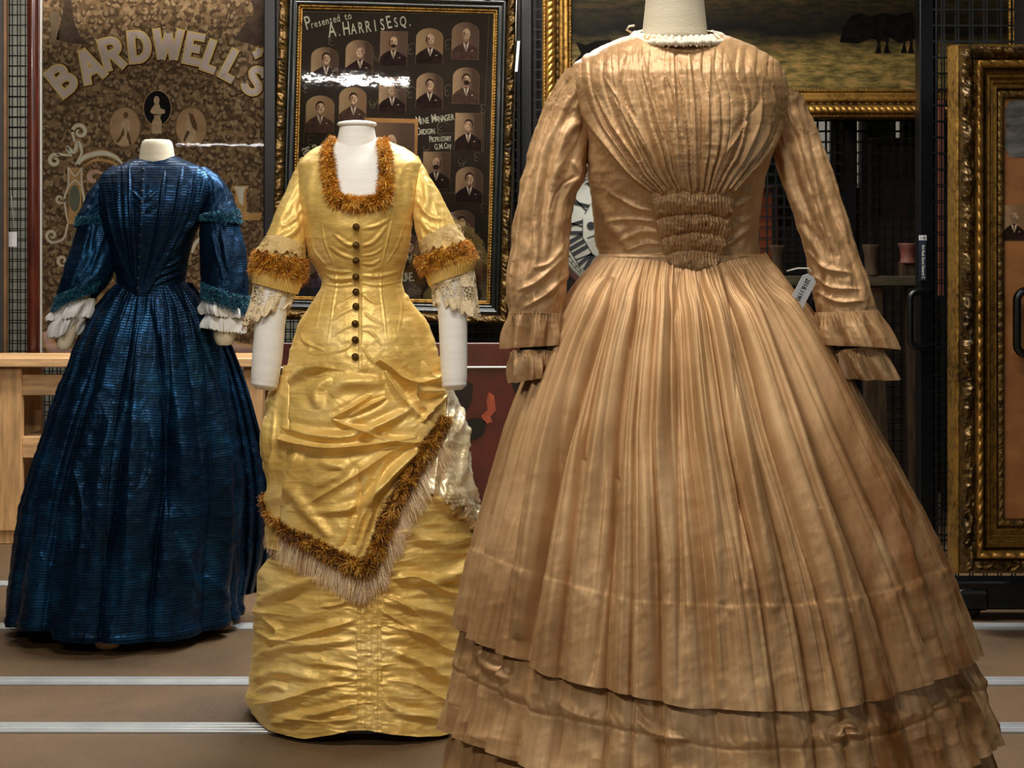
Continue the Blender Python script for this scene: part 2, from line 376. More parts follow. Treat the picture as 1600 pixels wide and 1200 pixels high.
# ---------------------------------------------------------------- materials
def silk(name, base, dark, light, rough=.34, spec=.6, wr=(40, 40, 6), wb=.0008, slub=(300, 14), stripes=None, sheen=.2, blot=.25, stain=None, metal=0.):
    k = NT(name); b, d, li = map(s2l, (base, dark, light))
    ob = k.coords((1, 1, 1)); v = k.coords(wr, warp=.02, wscale=5); uv = k.coords((slub[1], slub[0], 1), 'UV')
    f1 = k.noise(ob, 7, 4); f2 = k.noise(uv, 1, 3)
    mx = k.n('ShaderNodeMath', operation='MULTIPLY_ADD'); k.l(f2, mx.inputs[0]); mx.inputs[1].default_value = .45; k.l(f1, mx.inputs[2])
    col = k.ramp(mx.outputs[0], [(.42, d), (.72, b), (1., li)])
    h = k.noise(v, 1, 4)
    nrm = k.bump(h, wb * 4, .8); nrm = k.bump(f2, .0004, .35, nrm)
    if stripes:
        uv2 = k.coords((6, stripes, 1), 'UV', warp=.0016, wscale=30); sp = k.n('ShaderNodeSeparateXYZ'); k.l(uv2, sp.inputs[0])
        fr = k.n('ShaderNodeMath', operation='FRACT'); k.l(sp.outputs[1], fr.inputs[0])
        st = k.ramp(fr.outputs[0], [(0, (0, 0, 0)), (.16, (0, 0, 0)), (.3, (1, 1, 1)), (.9, (1, 1, 1)), (1, (0, 0, 0))])
        m2 = k.n('ShaderNodeMix', data_type='RGBA'); k.l(st, m2.inputs[0]); m2.inputs[6].default_value = (*[x * .4 for x in d], 1); k.l(col, m2.inputs[7]); col = m2.outputs[2]
        rr = k.ramp(fr.outputs[0], [(0, (.6,) * 3), (.34, (.6,) * 3), (.46, (rough,) * 3), (.88, (rough,) * 3)]); k.l(rr, k.b.inputs['Roughness']); nrm = k.bump(st, .0006, .5, nrm)
    else:
        rr = k.ramp(f1, [(.3, (rough * .85,) * 3), (.7, (rough * 1.2,) * 3)]); k.l(rr, k.b.inputs['Roughness'])
    if stain:
        sc_, z0, z1, x0 = stain; tc = k.n('ShaderNodeTexCoord'); sp = k.n('ShaderNodeSeparateXYZ'); k.l(tc.outputs['Object'], sp.inputs[0])
        mr = k.n('ShaderNodeMapRange'); k.l(sp.outputs[2], mr.inputs[0]); mr.inputs[1].default_value = z0; mr.inputs[2].default_value = z1
        mr2 = k.n('ShaderNodeMapRange'); k.l(sp.outputs[0], mr2.inputs[0]); mr2.inputs[1].default_value = x0; mr2.inputs[2].default_value = x0 + .06
        nz = k.ramp(k.noise(k.coords((14, 14, 3)), 1, 5), [(.38, (0, 0, 0)), (.6, (1, 1, 1))])
        a1 = k.n('ShaderNodeMath', operation='MULTIPLY'); k.l(mr.outputs[0], a1.inputs[0]); k.l(mr2.outputs[0], a1.inputs[1])
        a2 = k.n('ShaderNodeMath', operation='MULTIPLY'); k.l(a1.outputs[0], a2.inputs[0]); k.l(nz, a2.inputs[1])
        m3 = k.n('ShaderNodeMix', data_type='RGBA'); k.l(a2.outputs[0], m3.inputs[0]); k.l(col, m3.inputs[6]); m3.inputs[7].default_value = (*s2l(sc_), 1); col = m3.outputs[2]
    k.l(col, k.b.inputs['Base Color']); k.l(nrm, k.b.inputs['Normal']); k.b.inputs['Specular IOR Level'].default_value = spec
    k.b.inputs['Metallic'].default_value = metal
    k.b.inputs['Sheen Weight'].default_value = sheen; k.b.inputs['Sheen Roughness'].default_value = .4; k.b.inputs['Sheen Tint'].default_value = (*li, 1)
    return k.m
M_BROWN = silk('brown_silk', (186, 146, 100), (150, 110, 70), (210, 172, 126), rough=.46, spec=.4, wr=(26, 26, 9), wb=.0008, slub=(30, 420), sheen=.12, metal=.22)
M_BROWN_ST = silk('brown_silk_faded', (184, 144, 98), (148, 108, 68), (208, 170, 124), rough=.5, spec=.35, wr=(26, 26, 5), wb=.0008, slub=(8, 420), stain=((124, 78, 34), .15, .32, .13), sheen=.12, metal=.22)
M_YEL = silk('yellow_taffeta', (228, 190, 104), (200, 157, 76), (243, 214, 142), rough=.44, spec=.45, wr=(22, 22, 22), wb=.0006, slub=(260, 30), sheen=.2, metal=.27)
M_YPALE = silk('pale_satin', (236, 214, 170), (206, 178, 124), (250, 240, 214), rough=.26, spec=.8, wr=(26, 26, 26), wb=.0008, slub=(260, 30), sheen=.15, metal=.4)
M_BLUE = silk('blue_moire', (12, 44, 72), (6, 22, 38), (26, 80, 120), rough=.32, spec=.25, wr=(24, 24, 10), wb=.0009, slub=(120, 30), stripes=122, sheen=.0, metal=.7)
M_BLUE_P = M_BLUE
def strand_mat(name, stops, rough=.5, spec=.4):
    k = NT(name); a = k.n('ShaderNodeAttribute', attribute_name='tone'); k.l(k.ramp(a.outputs['Fac'], [(p, s2l(c)) for p, c in stops]), k.b.inputs['Base Color'])
    k.b.inputs['Roughness'].default_value = rough; k.b.inputs['Specular IOR Level'].default_value = spec; return k.m
M_FUR = strand_mat('amber_chenille', [(0, (96, 50, 4)), (.4, (190, 118, 16)), (.7, (232, 164, 44)), (1, (252, 214, 120))])
M_FUR_D = strand_mat('brown_chenille', [(0, (56, 30, 6)), (.4, (128, 76, 16)), (.7, (196, 134, 36)), (1, (240, 190, 92))])
M_FRINGE = strand_mat('tan_fringe', [(0, (150, 110, 64)), (.4, (236, 204, 156)), (1, (255, 240, 210))])
M_TEAL = strand_mat('teal_braid', [(0, (8, 44, 62)), (.5, (16, 78, 100)), (1, (40, 118, 138))])
def lace_mat(name, c, scale, thr=.09):
    k = NT(name); v = k.coords((1, 1, 1), warp=.004, wscale=60); c = s2l(c)
    vo = k.n('ShaderNodeTexVoronoi', feature='DISTANCE_TO_EDGE'); vo.inputs['Scale'].default_value = scale; k.l(v, vo.inputs[0])
    a = k.ramp(vo.outputs[0], [(0, (1, 1, 1)), (thr, (1, 1, 1)), (thr + .05, (0, 0, 0))])
    pat = k.ramp(k.noise(k.coords((1, 1, 1)), 28, 2), [(.44, (0, 0, 0)), (.52, (1, 1, 1))])
    mx = k.n('ShaderNodeMath', operation='MAXIMUM'); k.l(a, mx.inputs[0]); k.l(pat, mx.inputs[1])
    k.l(mx.outputs[0], k.b.inputs['Alpha']); k.b.inputs['Base Color'].default_value = (*c, 1); k.b.inputs['Roughness'].default_value = .7
    k.l(k.bump(a, .0012, .8), k.b.inputs['Normal']); return k.m
M_LACE = lace_mat('cream_lace', (222, 200, 160), 130, .07); M_LACEW = lace_mat('white_lace', (236, 234, 228), 160, .3)
M_DUMMY = simple('calico', (228, 224, 214), .75, vary=.03, bump=.0004, bscale=260, stretch=(1, 1, 6))
M_CAL = simple('calico_cream', (214, 202, 176), .8, vary=.04, bump=.0006, bscale=220, stretch=(.5, .5, 6))
M_BLK = simple('black_enamel', (9, 10, 12), .3, vary=.1, spec=.45)
M_WIRE = simple('black_wire', (10, 11, 13), .35, vary=.05, spec=.5)
M_STEEL = simple('zinc', (150, 152, 150), .3, .9, .1)
M_PINE = simple('pine', (198, 156, 108), .5, vary=.22, vscale=5, stretch=(1.2, 6, 9), bump=.0005, bscale=12)
M_PINE_V = simple('pine_upright', (192, 148, 98), .5, vary=.22, vscale=5, stretch=(9, 6, 1.0), bump=.0005, bscale=12)
M_OLD = simple('weathered_wood', (50, 38, 26), .75, vary=.3, vscale=5, stretch=(10, 8, 1.4), bump=.0015, bscale=14, spec=.08)
M_OLD_H = simple('weathered_wood_rail', (56, 50, 36), .75, vary=.3, vscale=5, stretch=(1.4, 8, 10), bump=.0015, bscale=14, spec=.08)
M_TERRA = simple('terracotta_paint', (78, 32, 18), .7, vary=.3, vscale=20, bump=.001, bscale=60)
M_MAHOG = simple('mahogany', (58, 22, 11), .25, vary=.35, vscale=6, stretch=(10, 10, 1), coat=.6)
M_WHITE = simple('white_paint', (224, 220, 208), .6, vary=.04)
M_PAPER = simple('tag_paper', (226, 226, 226), .7, vary=.04)
M_INK = simple('ink', (22, 22, 26), .7)
M_BRASS = simple('aged_brass', (96, 72, 36), .35, .8, .3, vscale=90, bump=.002, bscale=260)
def gold(name, hi, lo, rough=.38, scale=60, metal=.75):
    k = NT(name); v = k.coords(); f = k.noise(v, scale, 5); f2 = k.noise(v, 6, 3)
    mx = k.n('ShaderNodeMath', operation='MULTIPLY_ADD'); k.l(f2, mx.inputs[0]); mx.inputs[1].default_value = .7; k.l(f, mx.inputs[2])
    k.l(k.ramp(mx.outputs[0], [(.6, s2l(lo)), (.95, s2l(hi))]), k.b.inputs['Base Color']); k.b.inputs['Metallic'].default_value = metal
    k.b.inputs['Roughness'].default_value = rough; k.l(k.bump(f, .0015, .6), k.b.inputs['Normal']); return k.m
G_BRIGHT = gold('gilt_bright', (186, 140, 66), (100, 66, 26)); G_DARK = gold('gilt_dark', (122, 92, 44), (44, 32, 16), .42)
G_OLD = gold('gilt_worn', (150, 112, 48), (66, 46, 22), .42); G_BRONZE = gold('dark_bronze', (92, 68, 30), (20, 15, 8), .4)
M_EBONY = simple('ebonised_wood', (10, 13, 11), .25, vary=.2, coat=.4)

def glass(name, wav=.0, refl=1.):
    k = NT(name); k.t.nodes.remove(k.b); tr = k.n('ShaderNodeBsdfTransparent'); gl = k.n('ShaderNodeBsdfGlossy'); gl.inputs['Roughness'].default_value = .015
    fr = k.n('ShaderNodeFresnel'); fr.inputs[0].default_value = 1.5; mx = k.n('ShaderNodeMixShader'); k.l(fr.outputs[0], mx.inputs[0]); k.l(tr.outputs[0], mx.inputs[1]); k.l(gl.outputs[0], mx.inputs[2])
    if wav:
        b = k.bump(k.noise(k.coords((1, 1, 1)), 13, 3), wav, 1); k.l(b, gl.inputs['Normal'])
    k.l(mx.outputs[0], k.out.inputs[0]); return k.m
M_GLASS_W = glass('old_wavy_glass', .00026); M_GLASS = glass('picture_glass', .00006)

# ---------------------------------------------------------------- setting
def floor_mat():
    k = NT('floor_board'); v = k.coords(); f = k.noise(v, 2.2, 5); g = k.noise(v, 380, 2)
    mx = k.n('ShaderNodeMath', operation='MULTIPLY_ADD'); k.l(g, mx.inputs[0]); mx.inputs[1].default_value = .8; k.l(f, mx.inputs[2])
    k.l(k.ramp(mx.outputs[0], [(.55, s2l((44, 31, 19))), (1.15, s2l((104, 80, 52)))]), k.b.inputs['Base Color']); k.b.inputs['Roughness'].default_value = .62
    k.l(k.bump(g, .001, .5), k.b.inputs['Normal']); return k.m
mb = MB(); mb.box((-5, -9, -.08), (5, 10, 0)); tag(mb.build('floor', floor_mat()), kind='structure')
mb = MB(); mb.box((-6, 9.6, 0), (6, 9.7, 3.6)); tag(mb.build('wall_back', simple('back_wall', (150, 144, 126), .8, vary=.1)), kind='structure')
M_ALU = simple('aluminium_rail', (206, 208, 208), .36, .65, .06)
for i, py in enumerate((913, 980, 1066, 1139)):
    y = HC * F / (py - YH); mb = MB()
    mb.box((-5, y - .036, 0), (5, y + .036, .0015))
    for dy, w, h in ((-.031, .005, .006), (-.012, .004, .006), (.012, .004, .006), (.031, .005, .006), (0, .008, .003)): mb.box((-5, y + dy - w, 0), (5, y + dy + w, h), bev=.001)
    tag(mb.build('trim_%d' % (i + 1), M_ALU), kind='structure')

# ---------------------------------------------------------------- sliding picture racks
def rack(label, x0, x1, z0, z1, D, posts, hpitch=.046, vpitch=.036, layers=2, handles=(), foot=None, base=True):
    root = empty('storage_rack', ((x0 + x1) / 2, D, 0), label, 'rack', 'sliding wire racks'); root['label'] = label
    for l in range(layers):
        y = D + .05 * l - .02; mb = MB(); t = .0021
        n = int((z1 - z0) / hpitch)
        for i in range(n):
            z = z0 + (i + .5) * hpitch + .009 * l; mb.box((x0, y - t, z - t), (x1, y + t, z + t))
        n = int((x1 - x0) / vpitch)
        for i in range(n):
            x = x0 + (i + .5) * vpitch + .006 * l; mb.box((x - t, y + t, z0), (x + t, y + 3 * t, z1))
        tag(mb.build('wire_mesh', M_WIRE, root), kind='stuff')
    for a, b in posts:
        mb = MB(); mb.box((a, D - .035, z0 - .05), (b, D + .05, z1 + .05), bev=.006); mb.build('post', M_BLK, root)
    if base:
        mb = MB(); mb.box((x0 - .01, D - .04, z0 - .09), (x1 + .01, D + .06, z0), bev=.005); mb.build('base_rail', M_BLK, root)
    for hx, za, zb in handles:
        mb = MB(); r = .03; pts = [(hx[0], D - .03, za)]
        for k in range(6): g = PI / 2 * k / 5; pts.append((hx[1] + r - r * math.sin(g), D - .045, za - r + r * math.cos(g)))
        for k in range(6): g = PI / 2 * k / 5; pts.append((hx[1] + r - r * math.cos(g), D - .045, zb + r - r * math.sin(g)))
        pts.append((hx[0], D - .03, zb)); mb.tube(pts, .0155, 12); mb.build('handle', M_BLK, root, True)
    return root
def X_(px, D): return (px - 800) * D / F
def Z_(py, D): return HC - (py - YH) * D / F
DR = 6.62
rk1 = rack('black wire rack behind the white-lettered group portrait at the left', X_(-60, DR), X_(432, 6.5), .12, 2.75, DR, [(X_(-40, DR), X_(-8, DR))])
mb = MB(); mb.box((X_(411.5, 6.4), 6.4, 0), (X_(431.5, 6.4), 6.48, 2.8), bev=.006); mb.build('steel_post', M_BLK)
tag(COL.objects['steel_post'], 'black steel post between the white-lettered portrait and the mine manager frame', 'post')
rk2 = rack('black wire rack behind the dark framed mine manager portraits', X_(424, DR + .12), X_(852, DR + .12), .12, 2.75, DR + .12, [(X_(424, DR + .12), X_(436, DR + .12)), (X_(813, DR + .12), X_(832, DR + .12))])
rk3 = rack('black wire rack carrying the gilt framed landscape, with wires showing below', X_(850, 6.3), X_(1436, 6.3), .12, 2.75, 6.3, [(X_(1270, 6.9), X_(1290, 6.9))])
DQ = 5.6
rk5 = empty('storage_rack', (X_(1457, DQ), DQ, 0), 'black rack end with loop handle and blue spine label right of the timber frame', 'rack', 'sliding wire racks')
mb = MB(); mb.box((X_(1434, DQ), DQ - .03, .12), (X_(1456, DQ), DQ + .04, 2.75), bev=.004); mb.box((X_(1457.5, DQ), DQ - .04, .12), (X_(1461, DQ), DQ + .03, 2.75), bev=.002); mb.box((X_(1434, DQ), DQ - .03, 0), (X_(1461, DQ), DQ + .6, .13)); mb.build('post', M_BLK, rk5)
mb = MB(); r = .028; hx0, hx1 = X_(1445, DQ), X_(1409, DQ) + .014; za, zb = Z_(455, DQ), Z_(541, DQ); yh = DQ - .07
pts = [(hx0 + .01, yh, za)] + [(hx1 + r - r * math.sin(PI / 12 * k), yh, za - r + r * math.cos(PI / 12 * k)) for k in range(7)] + [(hx1 + r - r * math.cos(PI / 12 * k), yh, zb + r - r * math.sin(PI / 12 * k)) for k in range(7)] + [(hx0 + .01, yh, zb)]
mb.tube(pts, .013, 12); mb.build('handle', M_BLK, rk5, True)
mb = MB(); mb.box((X_(1432, DQ), DQ - .036, Z_(438, DQ)), (X_(1443, DQ), DQ - .034, Z_(376, DQ))); mb.build('rack_label', simple('label_blue', (34, 42, 54), .4), rk5)
mb = MB(); mb.box((X_(1432, DQ), DQ - .037, Z_(375.5, DQ)), (X_(1443.5, DQ), DQ - .034, Z_(368, DQ)))
mb.build('rack_label', M_PAPER, rk5)
mb = MB(); put_text(mb, 'Art Rack Store General C', X_(1436.2, DQ), Z_(409, DQ), DQ - .0375, .016, .0002, .75, -PI / 2); mb.build('label_lettering', [M_WHITE], rk5); mb = MB(); put_text(mb, '1180', X_(1437.8, DQ), Z_(374.2, DQ), DQ - .0382, .017, .0003, .7)
mb.build('label_lettering', [M_INK], rk5)
D4 = 4.78
rk4 = rack('nearest black wheeled rack at the right edge behind the big gilt frame', X_(1462, D4), X_(1462, D4) + 1.3, Z_(905, D4), 2.6, D4, [(X_(1640, D4), X_(1665, D4))], hpitch=.052, vpitch=.046)
mb = MB(); cx, cz = X_(1500, D4), Z_(961, D4)
mb.box((X_(1478, D4), D4 - .06, Z_(948, D4)), (X_(1536, D4), D4 + .06, Z_(918, D4)), bev=.008); mb.build('wheel_housing', M_BLK, rk4)
mb = MB(); prof = [(.01, -.03), (.046, -.03), (.05, -.024), (.05, .024), (.046, .03), (.01, .03)]; mb.lathe((0, 0, 0), prof, 28)
mb.build('wheel', M_BLK, rk4, True, Matrix.Translation((cx + .01, D4 - .02, .052)) @ Matrix.Rotation(PI / 2, 4, 'X'))
mb = MB(); mb.lathe((0, 0, 0), [(.001, .012), (.006, .012), (.009, .008), (.012, .006), (.012, 0), (.016, 0), (.016, -.004), (.001, -.004)], 6)
mb.build('axle_bolt', M_STEEL, rk4, False, Matrix.Translation((cx, D4 - .056, cz)) @ Matrix.Rotation(PI / 2, 4, 'X'))
mb = MB(); mb.box((X_(1536, D4), D4 - .05, Z_(935, D4)), (X_(1462, D4) + 1.3, D4 + .05, Z_(915, D4))); mb.build('base_rail', M_BLK, rk4)
DH = 4.55
mb = MB(); r = .03; hx1 = X_(1583, DH) + .012; hx0 = hx1 + .075; za, zb = Z_(454, DH), Z_(554, DH)
pts = [(hx0, DH + .03, za)] + [(hx1 + r - r * math.sin(PI / 12 * k), DH, za - r + r * math.cos(PI / 12 * k)) for k in range(7)] + [(hx1 + r - r * math.cos(PI / 12 * k), DH, zb + r - r * math.sin(PI / 12 * k)) for k in range(7)] + [(hx0, DH + .03, zb)]
mb.tube(pts, .0125, 12); mb.build('handle', M_BLK, rk4, True)
mb = MB(); mb.box((hx0 - .02, DH + .01, .2), (hx0 + .02, D4 - .04, 2.6)); mb.build('post', M_BLK, rk4)

# boards, crates and a glazed case stacked beyond the racks, seen through the mesh
def backer(px0, px1, py0, py1, D, mat, name, label, cat, th=.04):
    r_ = empty(name, (X_((px0 + px1) / 2, D), D, 0 if py1 > 760 else Z_(py1, D)), label, cat)
    x0, x1, z0, z1 = X_(px0, D), X_(px1, D), max(.0, Z_(py1, D)), Z_(py0, D)
    mb = MB(); mb.box((x0, D, z0), (x1, D + th, z1), bev=.004); mb.build('panel', mat, r_)
    mb = MB()
    for a in (x0 + .01, x1 - .03): mb.box((a, D - .012, z0 + .005), (a + .02, D, z1 - .005))
    for a in (z0 + .01, z1 - .03): mb.box((x0 + .03, D - .012, a), (x1 - .03, D, a + .02))
    mb.build('batten', simple('batten', (40, 34, 28), .7), r_); return r_
M_D1 = simple('dark_board', (20, 20, 21), .6, vary=.3); M_D2 = simple('brown_board', (70, 56, 42), .7, vary=.3); M_D3 = simple('slate_board', (44, 50, 56), .5, vary=.2)
M_OR = simple('orange_board', (168, 84, 46), .7, vary=.15); M_SAL = simple('salmon_board', (184, 104, 82), .7, vary=.08)
backer(830, 900, -60, 760, 7.3, M_D1, 'stored_board', 'dark tall board beyond the mesh left of the gilt landscape', 'board')
backer(798, 813, -60, 700, 7.5, M_D2, 'stored_board', 'brown board edge beyond the mesh right of the mine manager portraits', 'board')
backer(1040, 1272, 60, 900, 7.2, M_D1, 'stored_board', 'dark board stored behind the tan dress', 'board')
backer(1298, 1330, 60, 800, 7.3, M_D3, 'stored_board', 'narrow slate grey board behind the mesh under the landscape', 'board')
backer(1346, 1400, 60, 800, 7.25, M_D1, 'stored_board', 'dark upright board between two bright gaps under the landscape', 'board')
backer(1358, 1440, 215, 960, 7.1, M_D2, 'stored_board', 'brown framed board behind the old timber frame', 'board')
backer(1408, 1480, 60, 800, 7.4, M_D1, 'stored_board', 'dark board beyond the mesh beside the black post', 'board')
backer(1170, 1216, 290, 900, 7.1, M_OR, 'stored_crate', 'orange crate side glimpsed under the tan dress arm', 'crate')
backer(1326, 1352, 292, 900, 7.75, M_OR, 'stored_crate', 'small orange crate behind the mesh below the landscape', 'crate')
mb = MB(); mb.box((X_(1463, 5.68), 5.66, Z_(462, 5.68)), (X_(1473.5, 5.68), 5.7, Z_(158, 5.68)), bev=.002); mb.build('salmon_strip', M_SAL, rk5)
mb = MB(); mb.box((X_(1452, 5.68), 5.665, Z_(166, 5.68)), (X_(1463, 5.68), 5.685, Z_(162, 5.68))); mb.build('bracket', M_BLK, rk5)
backer(1474, 1700, -120, 1000, 6.8, M_D1, 'stored_board', 'dark board behind the nearest rack', 'board')
backer(1205, 1358, 330, 960, 7.6, M_D1, 'stored_board', 'dark board low behind the old timber frame', 'board')
backer(560, 850, 505, 900, 7.4, M_D1, 'stored_board', 'dark board low beyond the mesh above the red panel', 'board')
backer(-70, 9, -60, 800, 6.5, simple('tan_frame', (96, 66, 38), .5, vary=.2), 'gilt_frame', 'tan wooden frame edge at the far left border', 'frame')

# ---------------------------------------------------------------- picture frame mouldings
def moulding(name, w, h, prof, mat, parent, xf, orn=None, per=220, nq=8, smooth=True):
    """one band of a picture frame: prof = (outward offset, height) rows, mitred round a w x h opening; orn(s, q, side) adds relief"""
    q = sm(prof, nq) if len(prof) > 2 or orn is not None else np.array(prof, float); nq = len(q); V = []; n = per
    cs = [(-1, 1), (1, 1), (1, -1), (-1, -1)]
    for sd in range(4):
        a, b = cs[sd], cs[(sd + 1) % 4]; L = w if sd % 2 == 0 else h; nn = max(2, int(n * L / max(w, h)))
        P = np.zeros((nn + 1, nq, 3)); t = np.linspace(0, 1, nn + 1)
        for j in range(nq):
            o, d = q[j]; ax, az = a[0] * (w / 2 + o), a[1] * (h / 2 + o); bx, bz = b[0] * (w / 2 + o), b[1] * (h / 2 + o)
            P[:, j, 0] = ax + (bx - ax) * t; P[:, j, 2] = az + (bz - az) * t; s_ = t * L + sd * 9.7
            P[:, j, 1] = -d - (orn(s_, np.full_like(s_, j / (nq - 1))) * math.sin(PI * min(1, max(0, j / (nq - 1)))) ** .5 if orn else 0)
        V.append(P)
    vs = []; fs = []; base = 0
    for P in V:
        nn = P.shape[0]; vs.append(P.reshape(-1, 3)); fs.append(grid_faces(nn, nq, flip=False) + base); base += nn * nq
    v = np.vstack(vs); M = np.array(xf); v = v @ M[:3, :3].T + M[:3, 3]
    return emit(name, v, np.vstack(fs), mat, parent, smooth)
def carve(scale, amp, ch=0):
    def f(s, q):
        return amp * np.clip(ridge(s * scale, q * 4 + ch * 3.3, 3, ch % 4), -.5, 1) + amp * .5 * np.sin(s * scale * 1.3 + q * 5)
    return f
def beads(pitch, amp): return lambda s, q: amp * np.abs(np.sin(PI * s / pitch)) ** .6
def leaf(pitch, amp): return lambda s, q: amp * (np.abs(np.sin(PI * s / pitch + (q - .5) * 2.4)) ** .7 - .3)
def plate_face(name, w, h, mat, parent, xf, y=0., th=.004):
    mb = MB(); mb.box((-w / 2, y, -h / 2), (w / 2, y + th, h / 2)); return mb.build(name, mat, parent, False, xf)

# ---- the mine manager portraits in their dark frame
DF_ = 6.42; S = DF_ / F
cxp, czp = 616.5, 242.0; fw, fh = 299 * S, 449 * S
XF = Matrix.Translation(W(cxp, czp, DF_)) @ Matrix.Rotation(math.radians(1.45), 4, 'Y') @ Matrix.Rotation(math.radians(-.6), 4, 'X')
def loc(px, py):
    """picture px to the frame's own x, z"""
    dx, dz = (px - cxp) * S, -(py - czp) * S; g = math.radians(1.45); return (dx * math.cos(g) - dz * math.sin(g), dx * math.sin(g) + dz * math.cos(g))
har = empty('framed_portraits', XF @ Vector((0, 0, -fh / 2 - .1)), 'dark ornate frame holding a mount of many small sepia portraits of men', 'framed picture')
u = S
moulding('gilt_slip', fw, fh, [(0, .0), (.0, .008), (2.0 * u, .009), (2 * u, 0)], G_BRIGHT, har, XF, None, 2)
moulding('beaded_moulding', fw, fh, [(2 * u, .006), (4.2 * u, .018), (6.5 * u, .01)], G_OLD, har, XF, beads(.0125, .006), 700, 5)
moulding('black_moulding', fw, fh, [(6 * u, .004), (8 * u, .03), (13 * u, .022), (15 * u, .034), (20 * u, .036), (21 * u, .02)], M_EBONY, har, XF, None, 2)
moulding('carved_moulding', fw, fh, [(20 * u, .02), (23 * u, .045), (29 * u, .055), (34 * u, .045), (37 * u, -.01)], G_BRONZE, har, XF, carve(58, .009, 1), 620, 14)
mnt = plate_face('mount', fw + .004, fh + .004, simple('dark_mount', (50, 40, 28), .7, vary=.16, vscale=5, spec=.1), har, XF, .002)
M_SEP = []
def sepia(i, c0, c1):
    """photographic backdrop: the studio's own painted fade in the print, running across the card"""
    k = NT('sepia_%d' % i); tc = k.n('ShaderNodeTexCoord'); mp = k.n('ShaderNodeMapping'); k.l(tc.outputs['UV'], mp.inputs[0])
    g = k.n('ShaderNodeTexGradient'); k.l(mp.outputs[0], g.inputs[0]); mx = k.n('ShaderNodeMath', operation='ADD'); k.l(g.outputs[0], mx.inputs[0])
    nz = k.noise(mp.outputs[0], 2.2, 2); m2 = k.n('ShaderNodeMath', operation='MULTIPLY_ADD'); k.l(nz, m2.inputs[0]); m2.inputs[1].default_value = .6; m2.inputs[2].default_value = -.3
    k.l(m2.outputs[0], mx.inputs[1]); k.l(k.ramp(mx.outputs[0], [(0, s2l(c0)), (.75, s2l(c1))]), k.b.inputs['Base Color']); k.b.inputs['Specular IOR Level'].default_value = .08; k.b.inputs['Roughness'].default_value = .8; return k.m
M_SEP = [sepia(0, (176, 142, 104), (84, 62, 48)), sepia(1, (138, 108, 80), (96, 72, 58)), sepia(2, (168, 138, 98), (134, 102, 70))]
M_SUIT = simple('print_suit', (44, 29, 23), .8, spec=.08, vary=.3, vscale=40); M_SUIT2 = simple('print_suit_brown', (80, 56, 44), .8, spec=.08, vary=.25, vscale=60); M_SKIN = simple('print_face', (196, 160, 124), .8, spec=.08, vary=.18, vscale=45)
M_SKIN2 = simple('print_cheek', (142, 108, 82), .8, spec=.08, vary=.2, vscale=60); M_HAIR = simple('print_hair', (50, 34, 26), .8, spec=.08, vary=.3, vscale=90); M_GREY = simple('print_grey_hair', (132, 108, 86), .8, spec=.08, vary=.2, vscale=90); M_SHIRT = simple('print_shirt', (204, 182, 152), .8, spec=.08, vary=.06)
M_EDGE = simple('print_edge', (146, 116, 84), .8, spec=.08)
def ell(cx, cz, rx, rz, n=20, a0=0, a1=2 * PI): return [(cx + rx * math.cos(a0 + (a1 - a0) * k / n), cz + rz * math.sin(a0 + (a1 - a0) * k / n)) for k in range(n + (0 if abs(a1 - a0 - 2 * PI) < 1e-6 else 1))]
